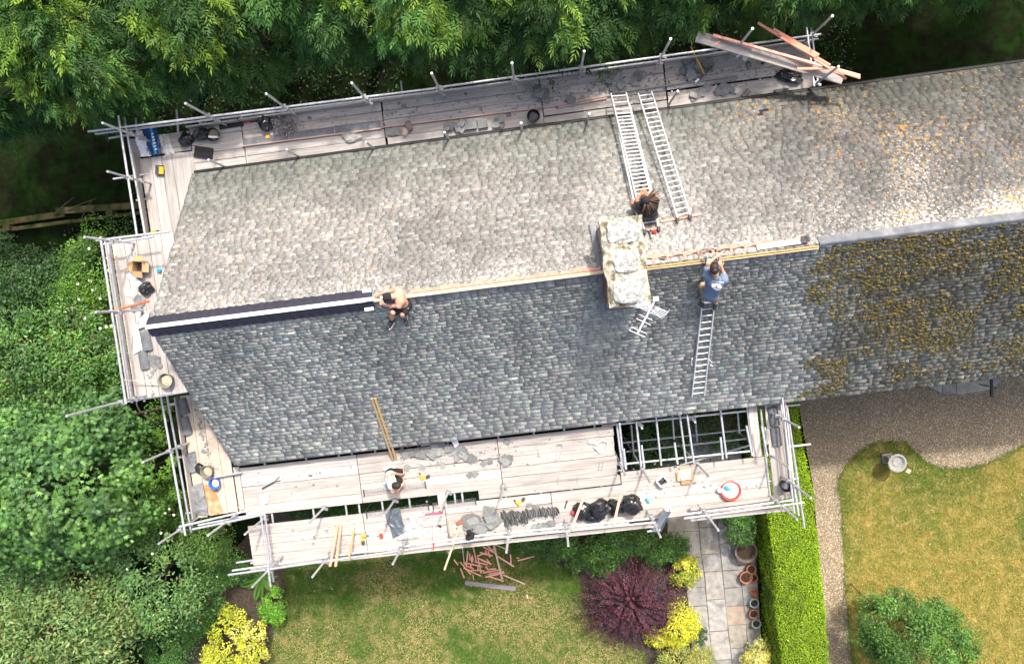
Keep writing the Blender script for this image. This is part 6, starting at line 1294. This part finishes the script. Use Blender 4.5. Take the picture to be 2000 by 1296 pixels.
# black coat on the rail
obj('hanging_jacket', join(blob(at(918, 1048, DL+.75), .12, .12, .28, .15, 2.5, 70, 2), blob(at(916, 1038, DL+.98), .07, .06, .10, .15, 2.5, 71, 2)), MT['blackcloth'], label='black jacket hanging on the front rail above the pink offcuts', cat='jacket')
# lead and rags on the lower gable corner
obj('lead_sheet', sheet(at(362, 925, DL), at(388, 918, DL), at(382, 880, DL), at(366, 885, DL), 14, 16, .05, 8, 72, lift=.05), MT['lead'], label='crumpled lead sheet left of the mortar bucket', cat='lead sheet')
obj('lead_sheet', sheet(at(380, 1002, DL), at(410, 1004, DL), at(398, 940, DL), at(370, 950, DL), 14, 22, .05, 8, 73, lift=.05), MT['lead'], label='crumpled lead sheet at the outer end of the lower gable corner', cat='lead sheet')
bag(390, 915, DL, .12, .14, .08, .3, 74, 'black rag left of the mortar bucket on the lower corner', 'rag')
obj('rusty_sheet', obox(at(404, 945, DL+.004), at(424, 1003, DL+.004), .36, .006), mat('damp orange ply', (.42, .22, .09), .9, .3, 6, col2=(.5, .4, .28)), label='orange-stained thin board on the lower gable corner', cat='board')
# long plank and bundled battens at the scaffold end
lp = empty('long_plank', at(1500, 110, DT), 'long grey plank strapped with orange battens across the scaffold end', 'plank')
obj('board', obox(at(1360, 72, DT+1.1), at(1645, 155, DT+1.0), .26, .05), MT['board'], lp); obj('strap', obox(at(1397, 89, DT+1.17), at(1412, 74, DT+1.17), .025, .01), MT['orange_mem'], lp)
zt = lambda x, y: (1330+x/5.0, 20+y/5.0)
for a, b, z, lab in (((310, 245), (1290, 530), 1.22, 'outer orange batten lying along the long grey plank'), ((420, 275), (1380, 545), 1.24, 'inner orange batten lying along the long grey plank'), ((1130, 575), (1470, 568), 1.2, 'flat pink batten crossing the lower end of the long plank')):
    bar('orange_batten', lab, at(*zt(*a), DT+z), at(*zt(*b), DT+z), .055, .03, 'batten')
for k, (a, b) in enumerate((((750, 125), (1610, 672)), ((830, 175), (1455, 540)), ((900, 185), (1345, 440)), ((960, 230), (1330, 450)), ((970, 265), (1310, 460)), ((1460, 560), (1745, 640)), ((1480, 580), (1745, 665)))):
    bar('orange_batten', ('longest pink-orange batten crossing the end of the long plank', 'second batten of the bundle above the long plank', 'topmost short batten in the bundle above the long plank', 'fourth short batten in the bundle above the long plank', 'lowest short batten in the bundle above the long plank', 'upper of two batten tips poking out furthest right of the scaffold end', 'lower of two batten tips poking out furthest right of the scaffold end')[k], at(*zt(*a), DT+1.3+.02*k), at(*zt(*b), DT+1.25+.02*k), .05, .03, 'batten', 'bundle of battens at the scaffold end')
obj('grey_box', join(obox(at(1512, 185, DT+.0), at(1539, 181, DT+.0), .20, .10)), MT['dark'], label='dark grey box at the inner edge near the scaffold end', cat='box')
obj('pipe_offcut', lathe(at(1451, 190, DT+.07), [(.05, 0), (.06, 0), (.06, .22), (.05, .22)], 16, (at(1462, 177, DT+.1)-at(1451, 190, DT+.07))), m_tubc, label='short grey pipe offcut on the inner boards near the hole in the roof', cat='pipe')
bar('old_board', 'short weathered board on the dark heap at the right of the shaded platform', at(1380, 165, DT+.02), at(1440, 152, DT+.02), .07, .03, 'old_wood')
for x, y, m in ((1441, 107, 'paper'), (1455, 113, 'paper'), (1463, 127, 'lead'), (1528, 117, 'lead')): obj('plastic_scrap', blob(at(x, y, DT+.04), .07, .08, .03, .25, 4, int(x), 2), MT[m], label='crumpled scrap on the shaded boards under the long plank', cat='scrap', group='scraps under the long plank')
obj('can', lathe(at(1490, 123, DT), [(0, 0), (.045, 0), (.045, .12), (.035, .12), (.035, .05), (0, .05)], 12), MT['dark'], label='small dark can on the boards under the long plank', cat='can')
obj('tan_board', obox(at(1222, 820, DL+.25), at(1247, 814, DL+.25), .12, .02), MT['wood'], label='small tan board lying at the eave by the open hole', cat='board')
# ------------------------------------------------------------------ offcuts on the lawn
zo = lambda x, y: (860+x/9.97, 1040+y/9.97)
offs = [((625, 195), (700, 540)), ((535, 350), (515, 560)), ((570, 385), (578, 530)), ((615, 430), (640, 530)), ((605, 470), (620, 570)), ((265, 510), (345, 620)), ((385, 560), (595, 800)), ((390, 680), (465, 870)), ((480, 575), (815, 650)), ((670, 555), (920, 615)), ((720, 480), (995, 605)), ((905, 500), (960, 590)), ((835, 265), (1030, 370)), ((860, 185), (1100, 430)), ((1060, 270), (1010, 350)), ((770, 375), (1020, 440)), ((710, 450), (840, 400)),
        ((880, 330), (895, 430)), ((930, 350), (965, 470)), ((1080, 430), (1435, 650)), ((1365, 410), (1380, 630)), ((1505, 535), (1835, 450)), ((1480, 485), (1535, 480)), ((455, 675), (795, 835)), ((510, 640), (650, 690)), ((600, 715), (860, 735)), ((735, 640), (735, 730)), ((770, 660), (795, 780)), ((740, 510), (765, 640)), ((880, 645), (940, 720)), ((830, 770), (1195, 705)), ((955, 700), (1090, 690)), ((945, 800), (1240, 740)), ((875, 855), (1245, 770)), ((960, 845), (1235, 935)), ((1690, 1195), (1700, 1275)), ((500, 590), (520, 660)), ((590, 620), (605, 690))]
for k, (a, b) in enumerate(offs):
    bar('pink_offcut', 'pink batten offcut in the heap thrown on the lawn', at(*zo(*a), .045+.002*(k % 9)), at(*zo(*b), .045+.002*((k*5) % 11)), .045, .025, 'batten', 'pink offcuts on the lawn', 'offcut')
for a, b, w_, lab in (((1045, 240), (1205, 900), .06, 'pale tapering timber across the pink offcuts'), ((845, 135), (1330, 330), .035, 'thin pale lath at the top of the pink offcuts'), ((1215, 810), (1645, 990), .045, 'pale lath at the right of the pink offcuts'), ((430, 260), (470, 620), .03, 'thin pale lath at the left of the pink offcuts'), ((630, 810), (655, 910), .03, 'short thin lath below the pink offcuts')):
    bar('pale_lath', lab, at(*zo(*a), .09), at(*zo(*b), .09), w_, .02, 'wood', cat='lath')
bar('old_plank', 'weathered grey plank on the lawn below the pink offcuts', at(*zo(480, 962), .03), at(*zo(1468, 1075), .03), .15, .05, 'old_wood', cat='plank')
# ------------------------------------------------------------------ pots, urn, bracket, rails
def pot(x, y, r, h, m, label, fill=True):
    p = at(x, y, h); p = np.array([p[0], p[1], .035]); e = empty('plant_pot', p, label, 'pot')
    obj('shell', lathe(p, [(r*.68, 0.002), (r*.92, h*.85), (r*1.0, h*.86), (r*1.0, h), (r*.86, h), (r*.82, h*.85), (r*.6, .04), (0, .04)], 24), m, e)
    if fill: obj('soil', lathe(p, [(r*.80, h*.80), (r*.4, h*.83), (0, h*.82)], 18), MT['soil'], e)
    return e
pot(1457, 1076, .37, .45, mat('dark clay', (.16, .12, .10), .8, .3, 9), 'very large dark pot of bare soil beside the clipped hedge')
pot(1467, 1111, .16, .26, MT['terracotta'], 'terracotta pot just below the large dark pot'); pot(1457, 1127, .21, .26, MT['terracotta'], 'widest terracotta pot in the cluster of three'); pot(1472, 1128, .14, .22, MT['terracotta'], 'shaded small terracotta pot against the hedge in the cluster of three')
pot(1473, 1177, .155, .24, MT['teal_pot'], 'upper pale teal pot in the row by the hedge'); pot(1472, 1198, .155, .24, MT['terracotta'], 'terracotta pot between the two teal pots'); pot(1477, 1217, .155, .24, MT['teal_pot'], 'lower pale teal pot in the row by the hedge')
p = at(1474, 1160, .1); e = empty('plant_pot', p-np.array([0, 0, .07]), 'small terracotta pot tipped on its side above the teal pots', 'pot'); obj('shell', lathe(p, [(.075, -.1), (.11, .1), (.12, .1), (.12, .14), (.10, .14), (.065, -.08), (0, -.08)], 20, (-.2, .85, .25)), MT['terracotta'], e)
u = at(1730, 893, .0); e = empty('garden_urn', u, 'round stone urn on a pedestal at the tip of the lawn', 'urn')
obj('pedestal', join(box(u+ZU*.02, .32, .32, .10, .1), box(u+ZU*.12, .22, .22, .32, .1)), MT['stone'], e)
obj('bowl', lathe(u+ZU*.44, [(.08, 0), (.07, .06), (.20, .16), (.27, .28), (.29, .32), (.24, .32), (.17, .24), (0, .20)], 22), MT['stone'], e)
for k in range(14):
    a = k*6.283/14; obj('lobe', blob(u+np.array([math.cos(a)*.265, math.sin(a)*.265, .72]), .045, .045, .05, .1, 2, k, 1), MT['stone'], e)
obj('birdseed_dish', lathe(u+ZU*.66, [(0, 0), (.10, .0), (.12, .04), (0, .03)], 16), MT['stone'], e)
w0 = at(1936, 738, 3.0); e = empty('wall_bracket', w0, 'black iron bracket projecting from the eave above the stone step', 'bracket')
obj('bar', obox(at(1935, 725, 3.6), at(1935.5, 775, 3.6), .06, .05), MT['black'], e); obj('cross_bar', obox(at(1913, 750, 3.66), at(1946, 757, 3.66), .035, .03), MT['black'], e)
bar('tan_offcut', 'small tan slab on the lawn right of the stone urn', at(1770, 917, .03), at(1777, 921, .03), .14, .03, 'wood', cat='slab')
# old timber rails behind the gable
fr = empty('wooden_rails', at(120, 430, 0), 'old mossy timber edging rails in the shade left of the gable', 'rail')
m_log = mat('mossy timber', (.10, .085, .04), .95, .4, 5, .7, 14, spec=.05, col2=(.035, .05, .015), c2t=(.4, .6))
for a, b, w_, h_, z in (((115, 413), (300, 400), .22, .16, .10), ((0, 437), (130, 418), .20, .14, .08), ((-40, 456), (150, 432), .12, .12, .22), ((90, 440), (310, 412), .10, .12, .24), ((-40, 470), (30, 460), .16, .10, .05)): obj('rail', obox(at(*a, z), at(*b, z), w_, h_), m_log, fr)
for x, y in ((30, 447), (228, 420)): obj('post', box(at(x, y, .02), .22, .2, .42, .2), m_log, fr)
for k, (a, b) in enumerate((((105, 420), (143, 386)), ((130, 412), (187, 388)), ((160, 425), (180, 390)), ((172, 410), (188, 420)))): obj('dead_branch', path([at(*a, .25), at((a[0]+b[0])/2, (a[1]+b[1])/2-2, .5), at(*b, .6)], .02, 6, .008), MT['bark'], label='dead bare branch lying over the timber rails', cat='branch', group='dead branches over the rails')
# weeds growing on the lower corner platform
tuft(395, 960, 40, .12, 'small weed on the lead sheet at the lower gable corner', 81, (.12, .25, .05)); tuft(468, 957, 40, .12, 'small weed in the gap at the end of the front boards', 82, (.16, .28, .06)); tuft(372, 868, 34, .12, 'small weed at the toe board below the ridge tiles', 83, (.12, .25, .05))
for o in [q for q in COL.objects if q.name.startswith('leafy_plant')][-3:]:
    o.location.z = DL-.13

# slate chips and dust-sized scraps strewn on the boards
def chips(name, regs, z, label, seed):
    g = np.random.default_rng(seed); P = []
    for (x0, y0, x1, y1, sp, n) in regs:
        t = g.random(n); 
        for k in range(n): P.append(at(x0+(x1-x0)*t[k]+g.normal(0, 3), y0+(y1-y0)*t[k]+g.normal(0, sp), z+.006))
    P = np.array(P); n = len(P); a = g.uniform(0, 6.28, n); r = g.lognormal(-3.9, .5, n); Vs = []
    for k in range(4):
        b = a+k*1.571+g.uniform(-.4, .4, n); Vs.append(P+np.stack([np.cos(b)*r, np.sin(b)*r*g.uniform(.5, 1, n), g.uniform(0, .006, n)], 1))
    V = np.stack(Vs, 1).reshape(-1, 3); c = np.array([(.20, .205, .20), (.14, .14, .14), (.30, .29, .27), (.26, .20, .15)])[g.choice(4, n, p=[.45, .25, .2, .1])]
    obj(name, (V, np.arange(4*n).reshape(n, 4)), MT['gravel'], attrs={'col': np.repeat(c, 4, 0)}, label=label, cat='slate chips', kind='stuff')
chips('slate_chips', [(480, 262, 1000, 196, 14, 260), (1000, 196, 1290, 162, 14, 420), (1290, 160, 1560, 128, 16, 360)], DT, 'slate chips and dirt strewn along the shaded platform', 401)
chips('slate_chips', [(780, 892, 1010, 880, 12, 200), (500, 950, 1200, 870, 20, 160), (560, 1050, 1100, 1010, 18, 220), (1220, 950, 1480, 930, 20, 90)], DL, 'slate chips and sawdust strewn over the sunlit front boards', 402)
chips('slate_chips', [(260, 490, 300, 760, 10, 200)], DM, 'slate chips strewn over the raised gable platform', 403)
chips('slate_chips', [(385, 800, 430, 990, 14, 220)], DL, 'dirt and chips strewn over the lower gable corner', 404)
